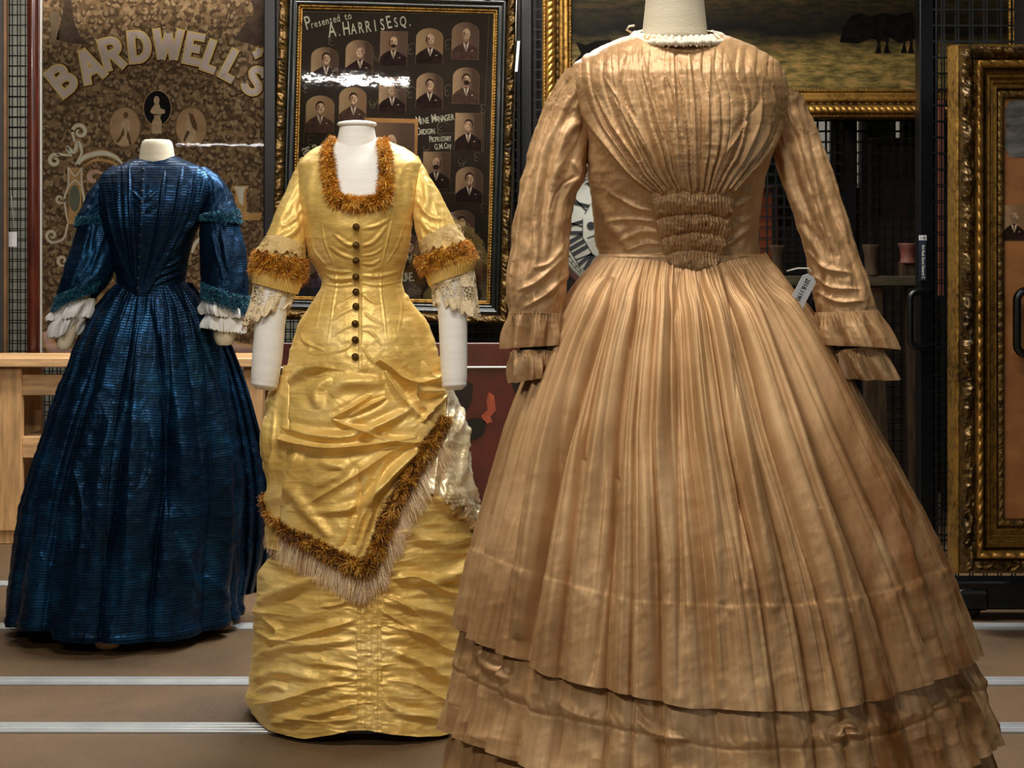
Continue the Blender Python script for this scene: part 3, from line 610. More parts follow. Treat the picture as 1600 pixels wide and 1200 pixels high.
def portrait(root, XF, x, z, w, h, arch=True, turn=0, beard=0, bald=0, grey=0, suit=0, bgm=0, hx=0., sc_=1., name='portrait', y0=-.0012):
    """one printed photograph: card, arched backdrop and sitter, laid flat on the mount"""
    mats = [M_SEP[bgm], M_SUIT if suit == 0 else M_SUIT2, M_SKIN, M_GREY if grey else M_HAIR, M_SHIRT, M_EDGE, M_SKIN2, M_HAIR]
    mb = MB(); e = .0022
    def outline(w, h, k=0):
        p = [(x - w / 2, z - h / 2), (x + w / 2, z - h / 2)]
        if arch: p += [(x + w / 2 * math.cos(g), z + h / 2 - w * .36 + w * .36 * math.sin(g)) for g in np.linspace(0, PI, 13)]
        else: p += [(x + w / 2, z + h / 2), (x - w / 2, z + h / 2)]
        return p
    mb.plate(outline(w + e, h + e), y0, .0008, 5); mb.plate(outline(w, h), y0 - .0006, .0006, 0)
    hx0 = x + hx * w; hz = z + h * .17; r = w * .16 * sc_; y = y0 - .0012; sgn = 1 if turn >= 0 else -1
    sh = z - h * .13
    body = [(x - w / 2, z - h / 2), (x + w / 2, z - h / 2), (x + w / 2, sh - h * .12), (hx0 + w * .34, sh - h * .02), (hx0 + w * .17, sh + h * .05), (hx0 + w * .1, sh + h * .1), (hx0 - w * .1, sh + h * .1), (hx0 - w * .19, sh + h * .05), (hx0 - w * .36, sh - h * .03), (x - w / 2, sh - h * .14)]
    mb.plate(body, y, .0005, 1)
    nk = hx0 + sgn * w * .01
    mb.plate([(nk - r * .62, hz - r * .6), (nk + r * .62, hz - r * .6), (nk + r * .7, sh + h * .09), (nk - r * .7, sh + h * .09)], y - .0004, .0003, 6)
    mb.plate([(nk - r * .72, sh + h * .11), (nk, sh + h * .03), (nk + r * .72, sh + h * .11), (nk + r * .55, sh + h * .0), (nk + r * .05, sh - h * .16), (nk - r * .5, sh + h * .0)], y - .0006, .0003, 4)
    mb.plate([(nk - r * .14, sh + h * .05), (nk + r * .14, sh + h * .05), (nk + r * .1, sh - h * .12), (nk - r * .04, sh - h * .12)], y - .0009, .0003, 7)
    mb.plate([(nk + w * .2, sh - h * .12), (nk + w * .27, sh - h * .115), (nk + w * .27, sh - h * .135), (nk + w * .2, sh - h * .138)], y - .0009, .0003, 4)
    # head: hair mass, face, shaded side, features
    mb.plate(ell(hx0, hz + r * (.12 if bald else .28), r * 1.02, r * 1.22), y - .0009, .0003, 3)
    mb.plate(ell(hx0 + sgn * r * .1, hz + (r * .22 if bald else -r * .1), r * .86, r * (1.26 if bald else 1.12)), y - .0012, .0003, 2)
    mb.plate([(hx0 - sgn * r * .1, hz + r * .7), (hx0 - sgn * r * .72, hz + r * .5), (hx0 - sgn * r * .74, hz - r * .45), (hx0 - sgn * r * .35, hz - r * .95), (hx0 - sgn * r * .2, hz - r * .3)], y - .0014, .0003, 6)
    for s_ in (-1, 1):
        mb.plate(ell(hx0 + sgn * r * .16 + s_ * r * .34, hz + r * .16, r * .17, r * .09, 8), y - .0016, .0003, 7)
        mb.plate([(hx0 + sgn * r * .16 + s_ * r * .34 - r * .22, hz + r * .33), (hx0 + sgn * r * .16 + s_ * r * .34 + r * .22, hz + r * .33), (hx0 + sgn * r * .16 + s_ * r * .34, hz + r * .42)], y - .0016, .0003, 3)
        mb.plate(ell(hx0 + s_ * r * .96, hz - r * .02, r * .13, r * .26, 8), y - .0007, .0003, 6)
    nx = hx0 + sgn * r * .2; mb.plate([(nx - r * .03, hz + r * .15), (nx + sgn * r * .2, hz - r * .26), (nx - r * .1, hz - r * .26)], y - .0016, .0003, 6)
    mb.plate([(nx - r * .38, hz - r * .5), (nx, hz - r * .34), (nx + r * .38, hz - r * .5), (nx, hz - r * .46)], y - .0018, .0003, 3)
    if beard: mb.plate(ell(hx0 + sgn * r * .12, hz - r * .72, r * (.58 if beard == 1 else .7), r * (.42 if beard == 1 else .62), 12), y - .0015, .0003, 3)
    else: mb.plate(ell(nx, hz - r * .62, r * .2, r * .05, 8), y - .0017, .0003, 7)
    o = mb.build(name, mats, root, False, XF)
    ul = o.data.uv_layers.new(name='UVMap'); co = np.empty(len(mb.v) * 3, np.float32); o.data.vertices.foreach_get('co', co)
    V = np.array(mb.v); li = np.empty(len(o.data.loops), np.int32); o.data.loops.foreach_get('vertex_index', li)
    ul.data.foreach_set('uv', np.stack([(V[:, 0] - x) / w + .5, (V[:, 2] - z) / h + .5], -1)[li].astype(np.float32).ravel()); return o
plist = [  # centre x, y, width, height in picture px; style
    (507, 101, 42, 54, 1, dict(bgm=0, hx=.05)), (561, 91, 42, 57, 1, dict(turn=-1, grey=1, bgm=0, hx=.05)), (615, 76, 42, 54, 0, dict(turn=1, beard=1, bald=1, bgm=1, hx=-.02)), (671, 72, 42, 56, 1, dict(turn=1, bald=1, bgm=2, hx=.02)),
    (727, 64, 42, 58, 1, dict(grey=1, bald=1, suit=1, bgm=1, hx=.02)), (500, 178, 44, 57, 1, dict(suit=1, bgm=2)), (551, 164, 42, 56, 1, dict(suit=1, bgm=2, hx=.02)), (613, 149, 42, 57, 1, dict(turn=-1, bgm=0)),
    (671, 142, 41, 56, 1, dict(beard=0, bgm=0)), (728, 134, 41, 57, 1, dict(beard=2, suit=1, bgm=0)), (732, 206, 42, 58, 0, dict(bgm=0, turn=-1)), (682, 266, 42, 57, 0, dict(beard=2, bald=1, bgm=0, turn=-1)),
    (733, 289, 42, 56, 1, dict(bgm=0)), (721, 357, 40, 57, 1, dict(bgm=1)), (500, 420, 40, 57, 1, dict(bgm=1, suit=1)), (733, 420, 40, 54, 0, dict(bgm=1)), (640, 395, 40, 56, 1, dict(bgm=1)), (480, 300, 30, 56, 1, dict(bgm=1))]
M_GOLDLINE = simple('gilt_line', (178, 128, 74), .8, spec=.08)
for a in plist:
    x, z = loc(a[0], a[1]); portrait(mnt, XF, x, z, a[2] * S, a[3] * S, bool(a[4]), **a[5])
x, z = loc(610, 240); mb = MB(); mb.box((x - 42 * S, -.003, z - 52 * S), (x + 42 * S, .002, z + 55 * S)); mb.build('inner_mount', M_GOLDLINE, mnt, False, XF)
portrait(mnt, XF, *loc(610, 241), 74 * S, 98 * S, False, bald=1, bgm=1, sc_=.8, y0=-.0042)
M_CREAM = simple('cream_lettering', (206, 196, 166), .8, spec=.08, vary=.03)
mb = MB()
def arc_text(mb, s, pts, size, bold, xs, y, shear=0., m=0, up=0):
    """letters spread along a path of local x, z points"""
    q = sm(pts, 60); seg = np.concatenate([[0], np.cumsum(np.linalg.norm(np.diff(q, axis=0), axis=1))]); L = seg[-1]; n = len(s)
    for i, ch in enumerate(s):
        if ch == ' ': continue
        d = L * (i + .5) / n; x = np.interp(d, seg, q[:, 0]); z = np.interp(d, seg, q[:, 1]); x2 = np.interp(min(L, d + L * .02), seg, q[:, 0]); z2 = np.interp(min(L, d + L * .02), seg, q[:, 1]); x1 = np.interp(max(0, d - L * .02), seg, q[:, 0]); z1 = np.interp(max(0, d - L * .02), seg, q[:, 1])
        a = math.atan2(z2 - z1, x2 - x1); sz = size if not isinstance(size, (list, tuple)) else size[i]
        put_text(mb, ch, x, z, y, sz, bold, xs, a + up, shear, m)
def lp(*p): return [loc(a, b) for a, b in p]
mb = MB(); arc_text(mb, 'Presented to', lp((480, 46), (510, 38), (550, 29)), [.085] + [.046] * 11, .0002, .66, -.002); mb.build('lettering', M_CREAM, mnt, False, XF)
mb = MB(); arc_text(mb, 'A.HARRIS', lp((514, 58), (560, 52), (604, 46)), [.09, .06, .085, .066, .07, .072, .072, .072], .0005, .56, -.002); mb.build('lettering', M_CREAM, mnt, False, XF)
mb = MB(); arc_text(mb, 'ESQ.', lp((604, 45), (625, 41), (646, 40)), [.08, .06, .062, .06], .0004, .6, -.002); mb.build('lettering', M_CREAM, mnt, False, XF)
mb = MB(); arc_text(mb, 'MINE MANAGER', lp((652, 195), (680, 191), (710, 187)), [.052, .037, .037, .037, .05, .052, .037, .037, .037, .037, .037, .037], .0005, .58, -.002); mb.build('lettering', M_CREAM, mnt, False, XF)
mb = MB(); arc_text(mb, 'CARDIGAN', lp((652, 211), (679, 209)), [.046] + [.034] * 7, .0004, .55, -.002); mb.build('lettering', M_CREAM, mnt, False, XF)
mb = MB(); arc_text(mb, 'PROPRIETARY', lp((671, 222), (705, 220)), [.038] + [.03] * 10, .0004, .55, -.002); mb.build('lettering', M_CREAM, mnt, False, XF)
mb = MB(); arc_text(mb, 'G.M.Coy', lp((680, 234), (706, 231)), .035, .0004, .6, -.002); mb.build('lettering', M_CREAM, mnt, False, XF)
mb = MB(); arc_text(mb, 'as a', lp((476, 243), (497, 236)), .07, .001, .9, -.002); mb.build('lettering', M_CREAM, mnt, False, XF)
mb = MB(); arc_text(mb, 'JUNE.', lp((626, 440), (649, 439)), .055, .001, .7, -.002); mb.build('lettering', M_CREAM, mnt, False, XF)
M_SCR = simple('mount_scroll', (112, 98, 72), .8, spec=.08, vary=.1); mb = MB()
def spiral(cx, cz, r0, r1, a0, a1, n=16): return [(cx + (r0 + (r1 - r0) * k / n) * math.cos(a0 + (a1 - a0) * k / n), cz + (r0 + (r1 - r0) * k / n) * math.sin(a0 + (a1 - a0) * k / n)) for k in range(n + 1)]
for (px, py, r, f_) in [(643, 75, 9, 1), (588, 85, 9, -1), (700, 68, 8, 1), (642, 143, 9, 1), (581, 158, 9, -1), (700, 140, 9, 1), (486, 217, 8, 1), (720, 250, 9, -1), (745, 243, 6, 1), (755, 168, 6, 1), (690, 200, 12, 1), (665, 230, 7, -1), (520, 60, 12, 1), (478, 136, 6, 1), (520, 215, 9, -1), (755, 323, 6, 1)]:
    x, z = loc(px, py)
    for k in range(2):
        mb.ribbon(spiral(x, z - k * .018, r * S * (1 - .3 * k), r * S * .25, .4 + k, .4 + k + f_ * 4.6), [.0012 + .002 * math.sin(PI * j / 16) for j in range(17)], -.0012)
for pts in ([(764, 22), (758, 165)], [(757, 172), (755, 240)], [(770, 22), (760, 455)], [(476, 200), (474, 225)], [(655, 208), (712, 208)], [(700, 160), (755, 163)], [(658, 243), (660, 300), (712, 302)], [(474, 118), (535, 120)], [(475, 18), (768, 22)]): mb.ribbon(lp(*pts), .0016, -.0012)
tag(mb.build('scrollwork', M_SCR, mnt, False, XF), kind='stuff')
plate_face('glass', fw + .002, fh + .002, M_GLASS_W, har, XF, -.0085, .002)

# ---- the great group portrait with arched lettering
DB = 6.5; SB = DB / F
def bx(px): return X_(px, DB)
def bz(py): return Z_(py, DB)
bar = empty('group_portrait', (bx(240), DB, bz(566)), 'huge sepia group portrait of countless faces under arched white lettering', 'framed picture')
def crowd_mat():
    k = NT('crowd_print'); v = k.coords((1, 1, 1), warp=.03, wscale=16)
    def cells(sc_, dz, dx=0.):
        mp = k.n('ShaderNodeMapping'); mp.inputs['Location'].default_value = (dx, 0, dz); k.l(v, mp.inputs[0]); vo = k.n('ShaderNodeTexVoronoi'); vo.inputs['Scale'].default_value = sc_; vo.inputs['Randomness'].default_value = .85; k.l(mp.outputs[0], vo.inputs[0]); return vo
    a = cells(27, 0); h = cells(27, .0055, .002); m = cells(60, 0)
    face = k.ramp(a.outputs['Distance'], [(.2, (1, 1, 1)), (.32, (0, 0, 0))]); hair = k.ramp(h.outputs['Distance'], [(.34, (0, 0, 0)), (.44, (1, 1, 1))])
    sx = k.n('ShaderNodeSeparateColor'); k.l(a.outputs['Color'], sx.inputs[0]); sm_ = k.n('ShaderNodeSeparateColor'); k.l(m.outputs['Color'], sm_.inputs[0])
    suit = k.ramp(sm_.outputs[0], [(0, s2l((58, 42, 28))), (.35, s2l((118, 91, 62))), (.7, s2l((164, 132, 94))), (1, s2l((200, 170, 128)))])
    skin = k.ramp(sx.outputs[1], [(0, s2l((128, 100, 70))), (.5, s2l((178, 148, 110))), (1, s2l((216, 190, 152)))])
    hm = k.n('ShaderNodeMix', data_type='RGBA'); k.l(hair, hm.inputs[0]); hm.inputs[6].default_value = (*s2l((64, 46, 32)), 1); k.l(suit, hm.inputs[7])
    fm = k.n('ShaderNodeMix', data_type='RGBA'); k.l(face, fm.inputs[0]); k.l(hm.outputs[2], fm.inputs[6]); k.l(skin, fm.inputs[7])
    n1 = k.ramp(k.noise(k.coords((1, 1, 1)), 2.2, 4), [(.3, (.74,) * 3), (.7, (1.15,) * 3)]); mu = k.n('ShaderNodeMix', data_type='RGBA', blend_type='MULTIPLY'); mu.inputs[0].default_value = 1; k.l(fm.outputs[2], mu.inputs[6]); k.l(n1, mu.inputs[7])
    fd = k.n('ShaderNodeMix', data_type='RGBA'); fd.inputs[0].default_value = .22; k.l(mu.outputs[2], fd.inputs[6]); fd.inputs[7].default_value = (*s2l((150, 122, 88)), 1)
    k.l(fd.outputs[2], k.b.inputs['Base Color']); k.b.inputs['Roughness'].default_value = .7; k.b.inputs['Specular IOR Level'].default_value = .1; return k.m
mb = MB(); mb.box((bx(62), DB, bz(563)), (bx(424), DB + .01, bz(-80))); prt = mb.build('print', crowd_mat(), bar)
mb = MB(); mb.box((bx(63), DB - .008, bz(563)), (bx(67), DB + .004, bz(-80)), bev=.001); mb.box((bx(63), DB - .008, bz(566)), (bx(424), DB + .004, bz(563)), bev=.001); mb.build('white_slip', M_WHITE, bar)
mb = MB(); x0, x1 = bx(45), bx(64)
N_ = 10; prof = [(x0 + (x1 - x0) * k / N_, DB - .045 * math.sin(PI * min(1, (k + 1.2) / (N_ + 1.6))) ** .5) for k in range(N_ + 1)]
v = [(x, y, z) for z in (bz(566), bz(-80)) for x, y in prof] + [(x1, DB + .02, bz(566)), (x0, DB + .02, bz(566)), (x1, DB + .02, bz(-80)), (x0, DB + .02, bz(-80))]
n = N_ + 1; mb.add(v, [(i, i + 1, n + i + 1, n + i) for i in range(N_)] + [(0, 2 * n + 1, 2 * n + 3, n), (N_, n + N_, 2 * n + 2, 2 * n), tuple(range(N_, -1, -1)) + (2 * n + 1, 2 * n)][:2]); mb.build('frame_side', M_MAHOG, bar, True)
M_LF = simple('letter_fill', (226, 206, 194), .8, spec=.08, vary=.05); M_LG = simple('letter_gilt', (248, 214, 130), .8, spec=.08, vary=.05); M_LS = simple('letter_shade', (84, 40, 24), .8, spec=.08)
# hand-drawn capital outlines on a 10-unit tall body: strokes
def stroke_letter(ch):
    A = lambda cx, cz, rx, rz, a0, a1, n=12: [(cx + rx * math.cos(math.radians(a0 + (a1 - a0) * k / n)), cz + rz * math.sin(math.radians(a0 + (a1 - a0) * k / n))) for k in range(n + 1)]
    return {'B': ([[(1, 0), (1, 10)], [(1, 9), (3, 9)] + A(3, 7.2, 2, 1.8, 90, -90) + [(1, 5.4)], [(1, 5.2), (3.2, 5.2)] + A(3.2, 3.1, 2.3, 2.1, 90, -90) + [(1, 1)]], 6.6),
            'A': ([[(.6, 0), (3.1, 10)], [(3.1, 10), (5.9, 0)], [(1.8, 3.2), (4.8, 3.2)]], 6.8),
            'R': ([[(1, 0), (1, 10)], [(1, 9), (3, 9)] + A(3, 6.9, 2.2, 2.1, 90, -90) + [(1, 4.8)], [(3, 4.8), (5.6, 0)]], 6.6),
            'D': ([[(1, 0), (1, 10)], [(1, 9), (2.6, 9)] + A(2.6, 5, 2.8, 4, 90, -90) + [(1, 1)]], 6.6),
            'W': ([[(.7, 10), (2.4, .4)], [(2.4, .4), (4.2, 8.8)], [(4.2, 8.8), (5.9, .4)], [(5.9, .4), (7.7, 10)]], 8.8),
            'E': ([[(1, 0), (1, 10)], [(1, 9), (5.2, 9)], [(1, 5.1), (4.4, 5.1)], [(1, 1), (5.4, 1)]], 6.2),
            'L': ([[(1, 0), (1, 10)], [(1, 1), (4.5, 1)]], 5.4),
            "'": ([[(.9, 10), (1.3, 8.6), (.5, 7.2)]], 2.2),
            'S': ([A(3, 7.2, 2.1, 1.8, 20, 180, 8) + A(3, 7.2, 2.1, 1.8, 190, 250, 3) + A(3, 3, 2.2, 2.0, 70, 0, 4) + A(3, 3, 2.2, 2.0, -10, -160, 9)], 6.2)}[ch]
def big_letter(ch, px, py, rot, hpx):
    """one painted letter: dark shade, gilt edge, pale fill"""
    st, wd = stroke_letter(ch); k = hpx / 10 * SB; mb = MB(); cx, cz = bx(px), bz(py)
    for (w, m, y, dx, dz, ext) in ((3.1, 2, -.002, .2, -.25, .5), (2.75, 1, -.0035, 0, 0, .35), (1.85, 0, -.005, 0, 0, -.1)):
        for s_ in st:
            q = [((p[0] - wd / 2) * 1.12 + dx, p[1] - 5 + dz) for p in s_]
            if len(q) >= 2 and ch != 'S':
                for (i, j) in ((0, 1), (-1, -2)):
                    a, b = q[i], q[j]; l = math.hypot(a[0] - b[0], a[1] - b[1]) or 1
                    if (s_[i][1] in (0, 10)): q[i] = (a[0] + (a[0] - b[0]) / l * ext, a[1] + (a[1] - b[1]) / l * ext)
            c, s2 = math.cos(rot), math.sin(rot)
            mb.ribbon([(cx + (a * c - b * s2) * k, cz + (a * s2 + b * c) * k) for a, b in q], w * k, DB + y + len(mb.f) * 1e-6, m=m)
    return mb.build('letter', [M_LF, M_LG, M_LS], prt)
for ch, px, py, rot, hp in (('B', 98, 124, 38, 50), ('A', 141, 102, 26, 51), ('R', 176, 83, 15, 50), ('D', 219, 73, 5, 50), ('W', 264, 71, -2, 49), ('E', 306, 77, -11, 49), ('L', 334, 89.5, -20, 49), ('L', 365, 104, -28, 49), ("'", 393, 98, -34, 50), ('S', 399, 127, -36, 47)):
    big_letter(ch, px, py, math.radians(rot), hp)
M_OVL = simple('oval_ground', (196, 160, 118), .8, spec=.08, vary=.12, vscale=14); M_CAM = simple('cameo_black', (26, 24, 22), .8, spec=.08); M_FIG = simple('figure_pale', (214, 184, 144), .8, spec=.08, vary=.12, vscale=40); M_FIGD = simple('figure_drape', (118, 90, 62), .8, spec=.08, vary=.2, vscale=40)
def oval(px, py, rx, ry, ground, fig):
    mb = MB(); cx, cz = bx(px), bz(py); mb.plate(ell(cx, cz, (rx + 1.2) * SB, (ry + 1.2) * SB, 36), DB - .0015, .001, 3); mb.plate(ell(cx, cz, rx * SB, ry * SB, 36), DB - .0025, .001, 0)
    for pts, m in fig: mb.plate([(cx + a * SB, cz - b * SB) for a, b in pts], DB - .0035 - .0006 * m, .001, m)
    return mb.build('oval_portrait', [ground, M_FIG, M_FIGD, M_OVL if ground is M_CAM else M_FIGD], prt)
wom = [(ell(0, 0, 3.2, 4.2, 12), 1)]
oval(195, 199, 24, 31, M_OVL, [([(-2 + a, -19 + b) for a, b in ell(4, 0, 3.6, 5.2, 12)], 2), ([(2.6 + a, -17 + b) for a, b in ell(0, 0, 2.5, 3.6, 12)], 1), ([(-2, -13), (7, -12), (9, 0), (6, 10), (14, 27), (-6, 29), (-16, 24), (-6, 8), (-6, -4)], 1), ([(-2, 0), (-6, 12), (-14, 22), (-10, 25), (0, 10)], 2), ([(5, 4), (3, 14), (8, 28), (12, 26)], 2)])
oval(299, 199, 24, 31, M_OVL, [([(-4, -22), (3, -20), (9, -4), (10, 6), (3, 2), (-1, -8)], 2), ([(-4 + a, -17 + b) for a, b in ell(0, 0, 2.5, 3.8, 12)], 1), ([(-7, -12), (2, -11), (4, 2), (8, 14), (10, 27), (-14, 27), (-16, 16), (-8, 2)], 1), ([(-6, 4), (-12, 18), (-11, 25), (-2, 8)], 2)])
oval(246, 169, 21, 27, M_CAM, [([(-1 + a, -12 + b) for a, b in ell(0, 0, 4.6, 7, 14)], 1), ([(-4, -6), (3, -6), (5, 0), (12, 3), (12, 8), (5, 10), (-8, 9), (-11, 6), (-9, 1)], 1), ([(-5, 11), (6, 11), (6, 13), (4, 14), (7, 22), (7, 40), (-9, 40), (-8, 22), (-4, 14), (-5, 13)], 1)])
mb = MB()
def bp(*p): return [(bx(a), bz(b)) for a, b in p]
GL = simple('scroll_light', (246, 236, 214), .8, spec=.08, vary=.1); GD = simple('scroll_gold', (216, 170, 108), .8, spec=.08, vary=.2, vscale=20); GP = simple('scroll_rose', (224, 184, 168), .8, spec=.08); GG = simple('scroll_green', (118, 124, 104), .8, spec=.08)
def scr(pts, w, m, y=-.003):
    q = sm(bp(*pts), len(pts) * 6); ws = [w * SB * (.35 + .65 * math.sin(PI * min(1, .12 + .88 * i / (len(q) - 1)))) for i in range(len(q))]; mb.ribbon([tuple(a) for a in q], [a * 1.5 for a in ws], DB + y + .0008, m=1); mb.ribbon([tuple(a) for a in q], ws, DB + y, m=m)
def sp(cx, cy, r, a0, a1): return [(cx + r * (1 - .75 * k / 9) * math.cos(math.radians(a0 + (a1 - a0) * k / 9)), cy + r * (1 - .75 * k / 9) * math.sin(math.radians(a0 + (a1 - a0) * k / 9))) for k in range(10)]
scr([(117, 222), (113, 205)] + sp(125, 206, 12, 190, 190 + 420), 5, 0); scr([(112, 245), (105, 230), (116, 238), (122, 222), (128, 238), (118, 258)], 5, 0); scr([(108, 243), (92, 241)] + sp(86, 251, 10, 300, 300 - 420), 5, 0)
scr([(122, 256), (134, 245), (158, 239), (178, 244), (192, 256)], 7, 0); scr([(128, 262), (150, 250), (176, 254), (184, 262)], 3, 1)
scr([(107, 261), (107, 290), (101, 310), (104, 335), (107, 350)], 3, 0); scr([(128, 261), (128, 290), (132, 315), (126, 340), (122, 352)], 3, 0); scr([(107, 262), (118, 275), (128, 262)], 2.5, 0, -.004); scr([(107, 292), (118, 282), (128, 292)], 2.5, 0, -.004)
scr(sp(94, 311, 8, 0, 400), 3, 0); scr([(150, 283), (143, 282), (140, 274), (150, 268), (162, 272)], 6, 2); scr([(106, 350), (100, 372), (84, 379)] + sp(81, 368, 9, 120, 120 + 400), 4, 0); scr([(118, 352), (114, 370), (112, 388)], 3, 3)
scr([(71, 518), (76, 535), (88, 547), (110, 552), (140, 552)], 13, 2); scr([(360, 535), (375, 545), (395, 548), (415, 546)], 13, 2)
scr([(300, 395), (306, 380), (316, 372), (324, 378)], 5, 0); scr(sp(98, 407, 9, 60, 440), 4, 0)
for pts in ([(361, 290), (390, 290), (385, 298), (385, 330), (392, 333), (410, 332), (407, 344), (374, 344), (366, 338), (368, 300)],): mb.plate(bp(*pts), DB - .003, .001, 1); mb.plate(bp((366, 292), (385, 292), (381, 300), (380, 322), (374, 316), (371, 300)), DB - .0045, .001, 0)
mb.plate(bp((108, 262), (128, 262), (127, 350), (107, 350)), DB - .002, .001, 1); mb.plate([(a, b) for a, b in ell(bx(117), bz(310), 8.5 * SB, 21 * SB, 20)], DB - .0036, .001, 3)
tag(mb.build('painted_scrolls', [GL, GD, GP, GG], prt), kind='stuff')
mb = MB(); M_TOG = simple('print_gown', (92, 74, 60), .8, spec=.08, vary=.25, vscale=20); mb.plate(bp((100, 0), (98, 20), (92, 45), (88, 62), (112, 68), (142, 70), (128, 60), (118, 40), (112, 10), (112, -10), (100, -10)), DB - .001, .0005, 0)
mb.build('printed_figure', M_TOG, prt); mb = MB(); mb.plate(bp((392, 0), (398, 20), (380, 40), (366, 62), (395, 70), (425, 74), (425, -10), (392, -10)), DB - .001, .0005, 0); mb.build('printed_figure', M_TOG, prt); mb = MB(); mb.plate(bp((78, 18), (93, 18), (92, 66), (80, 66)), DB - .001, .0005, 0)
mb.build('printed_column', [ simple('print_column', (138, 118, 92), .8, spec=.08)], prt)
mb = MB(); mb.box((bx(66), DB - .0125, bz(562)), (bx(424), DB - .0105, bz(-80))); mb.build('glass', M_GLASS, bar)

# ---- landscape in a gilt frame, upper right
DL = 6.05
def lx(px): return X_(px, DL)
def lz(py): return Z_(py, DL)
lan = empty('landscape_painting', (lx(1170), DL, lz(172)), 'wide dark landscape painting with a yellow field in a gilt frame', 'framed picture')
lw, lh = lx(1575) - lx(893), lz(-230) - lz(140); XL = Matrix.Translation(((lx(893) + lx(1575)) / 2, DL, (lz(-230) + lz(140)) / 2)); u = DL / F
moulding('gilt_slip', lw, lh, [(0, 0), (0, .012), (3 * u, .016), (5 * u, .008)], G_OLD, lan, XL, leaf(.014, .003), 500, 5)
moulding('inner_moulding', lw, lh, [(5 * u, .008), (7 * u, .026), (12 * u, .02), (15 * u, .034), (19 * u, .03)], G_BRIGHT, lan, XL, None, 2)
moulding('cove', lw, lh, [(19 * u, .026), (22 * u, .014), (26 * u, .03)], G_DARK, lan, XL, beads(.03, .005), 500, 5)
moulding('carved_moulding', lw, lh, [(26 * u, .03), (30 * u, .056), (37 * u, .06), (40 * u, .04)], G_BRIGHT, lan, XL, leaf(.024, .008), 900, 8)
moulding('outer_edge', lw, lh, [(40 * u, .04), (42 * u, .046), (45 * u, .04), (46 * u, -.02)], G_OLD, lan, XL, beads(.012, .002), 700, 5)
def field_mat():
    k = NT('oil_landscape'); tc = k.n('ShaderNodeTexCoord'); sp_ = k.n('ShaderNodeSeparateXYZ'); k.l(tc.outputs['Object'], sp_.inputs[0])
    v = k.coords((3.2, 1, 12)); n1 = k.noise(v, 4, 6, .65); n2 = k.noise(k.coords((1, 1, 1)), 4, 3)
    ad = k.n('ShaderNodeMath', operation='MULTIPLY_ADD'); k.l(n2, ad.inputs[0]); ad.inputs[1].default_value = .12; k.l(sp_.outputs[2], ad.inputs[2])
    mask = k.ramp(ad.outputs[0], [(.27, (1, 1, 1)), (.34, (.25, .25, .25)), (.38, (0, 0, 0)), (.48, (.1, .1, .1)), (.62, (.3, .3, .3))])
    grass = k.ramp(n1, [(.3, s2l((44, 38, 20))), (.46, s2l((98, 84, 44))), (.56, s2l((130, 108, 58))), (.66, s2l((158, 118, 70)))])
    mx = k.n('ShaderNodeMix', data_type='RGBA'); k.l(mask, mx.inputs[0]); mx.inputs[6].default_value = (*s2l((16, 14, 11)), 1); k.l(grass, mx.inputs[7]); k.l(mx.outputs[2], k.b.inputs['Base Color'])
    k.b.inputs['Roughness'].default_value = .6; k.b.inputs['Specular IOR Level'].default_value = .1; k.l(k.bump(n1, .0006, .5), k.b.inputs['Normal']); return k.m
mb = MB(); mb.box((lx(892), DL, lz(141)), (lx(1576), DL + .01, lz(-230))); cnv = mb.build('canvas', field_mat(), lan)
mb = MB(); M_PD = simple('paint_dark_figures', (14, 12, 10), .8, vary=.4, vscale=30, spec=.05)
def lpt(*p): return [(lx(a), lz(b)) for a, b in p]
mb.plate(lpt((1312, 66), (1318, 40), (1330, 24), (1345, 20), (1360, 26), (1380, 20), (1400, 24), (1425, 18), (1430, 60), (1405, 68), (1390, 58), (1380, 64), (1360, 60), (1340, 68)), DL - .0015, .001)
for a in (1372, 1385, 1412, 1423): mb.plate(lpt((a - 3, 55), (a + 3, 55), (a + 2, 70), (a + 5, 83), (a - 5, 83), (a - 1, 70)), DL - .002, .001)
tag(mb.build('painted_horsemen', M_PD, cnv), kind='stuff'); mb = MB(); mb.plate(lpt((900, 66), (915, 70), (932, 64), (955, 62), (950, 80), (925, 95), (896, 98), (908, 84)), DL - .0015, .001);
mb.build('painted_figure', M_PD, cnv)

# ---- big worn gilt frame at the right edge
DG = 4.62; u = DG / F
gx0, gz0, gz1 = X_(1568, DG), Z_(810, DG), Z_(154, DG); gw = .86; gh = gz1 - gz0
XG = Matrix.Translation((gx0 + gw / 2, DG, (gz0 + gz1) / 2)); gf = empty('gilt_frame', (gx0 + gw / 2, DG, Z_(915, DG)), 'big worn gilt frame with deep carved bands at the right edge', 'picture frame')
moulding('inner_slip', gw, gh, [(0, -.01), (1 * u, .012), (6 * u, .016), (11 * u, .014), (13 * u, .006)], G_DARK, gf, XG, carve(150, .0022, 2), 700, 8)
moulding('stepped_cove', gw, gh, [(13 * u, .006), (16 * u, .03), (20 * u, .022), (24 * u, .04), (27 * u, .034), (31 * u, .055), (34 * u, .05), (38 * u, .07)], G_OLD, gf, XG, None, 2, 24)
moulding('dark_fillet', gw, gh, [(38 * u, .07), (40 * u, .052), (42 * u, .052), (43 * u, .074)], G_DARK, gf, XG, None, 2)
moulding('leaf_moulding', gw, gh, [(43 * u, .072), (46 * u, .082), (53 * u, .086), (56 * u, .07)], G_BRIGHT, gf, XG, leaf(.034, .007), 700, 8)
moulding('carved_moulding', gw, gh, [(56 * u, .064), (60 * u, .078), (68 * u, .088), (75 * u, .074), (78 * u, .04)], G_BRONZE, gf, XG, carve(44, .014, 3), 900, 16)
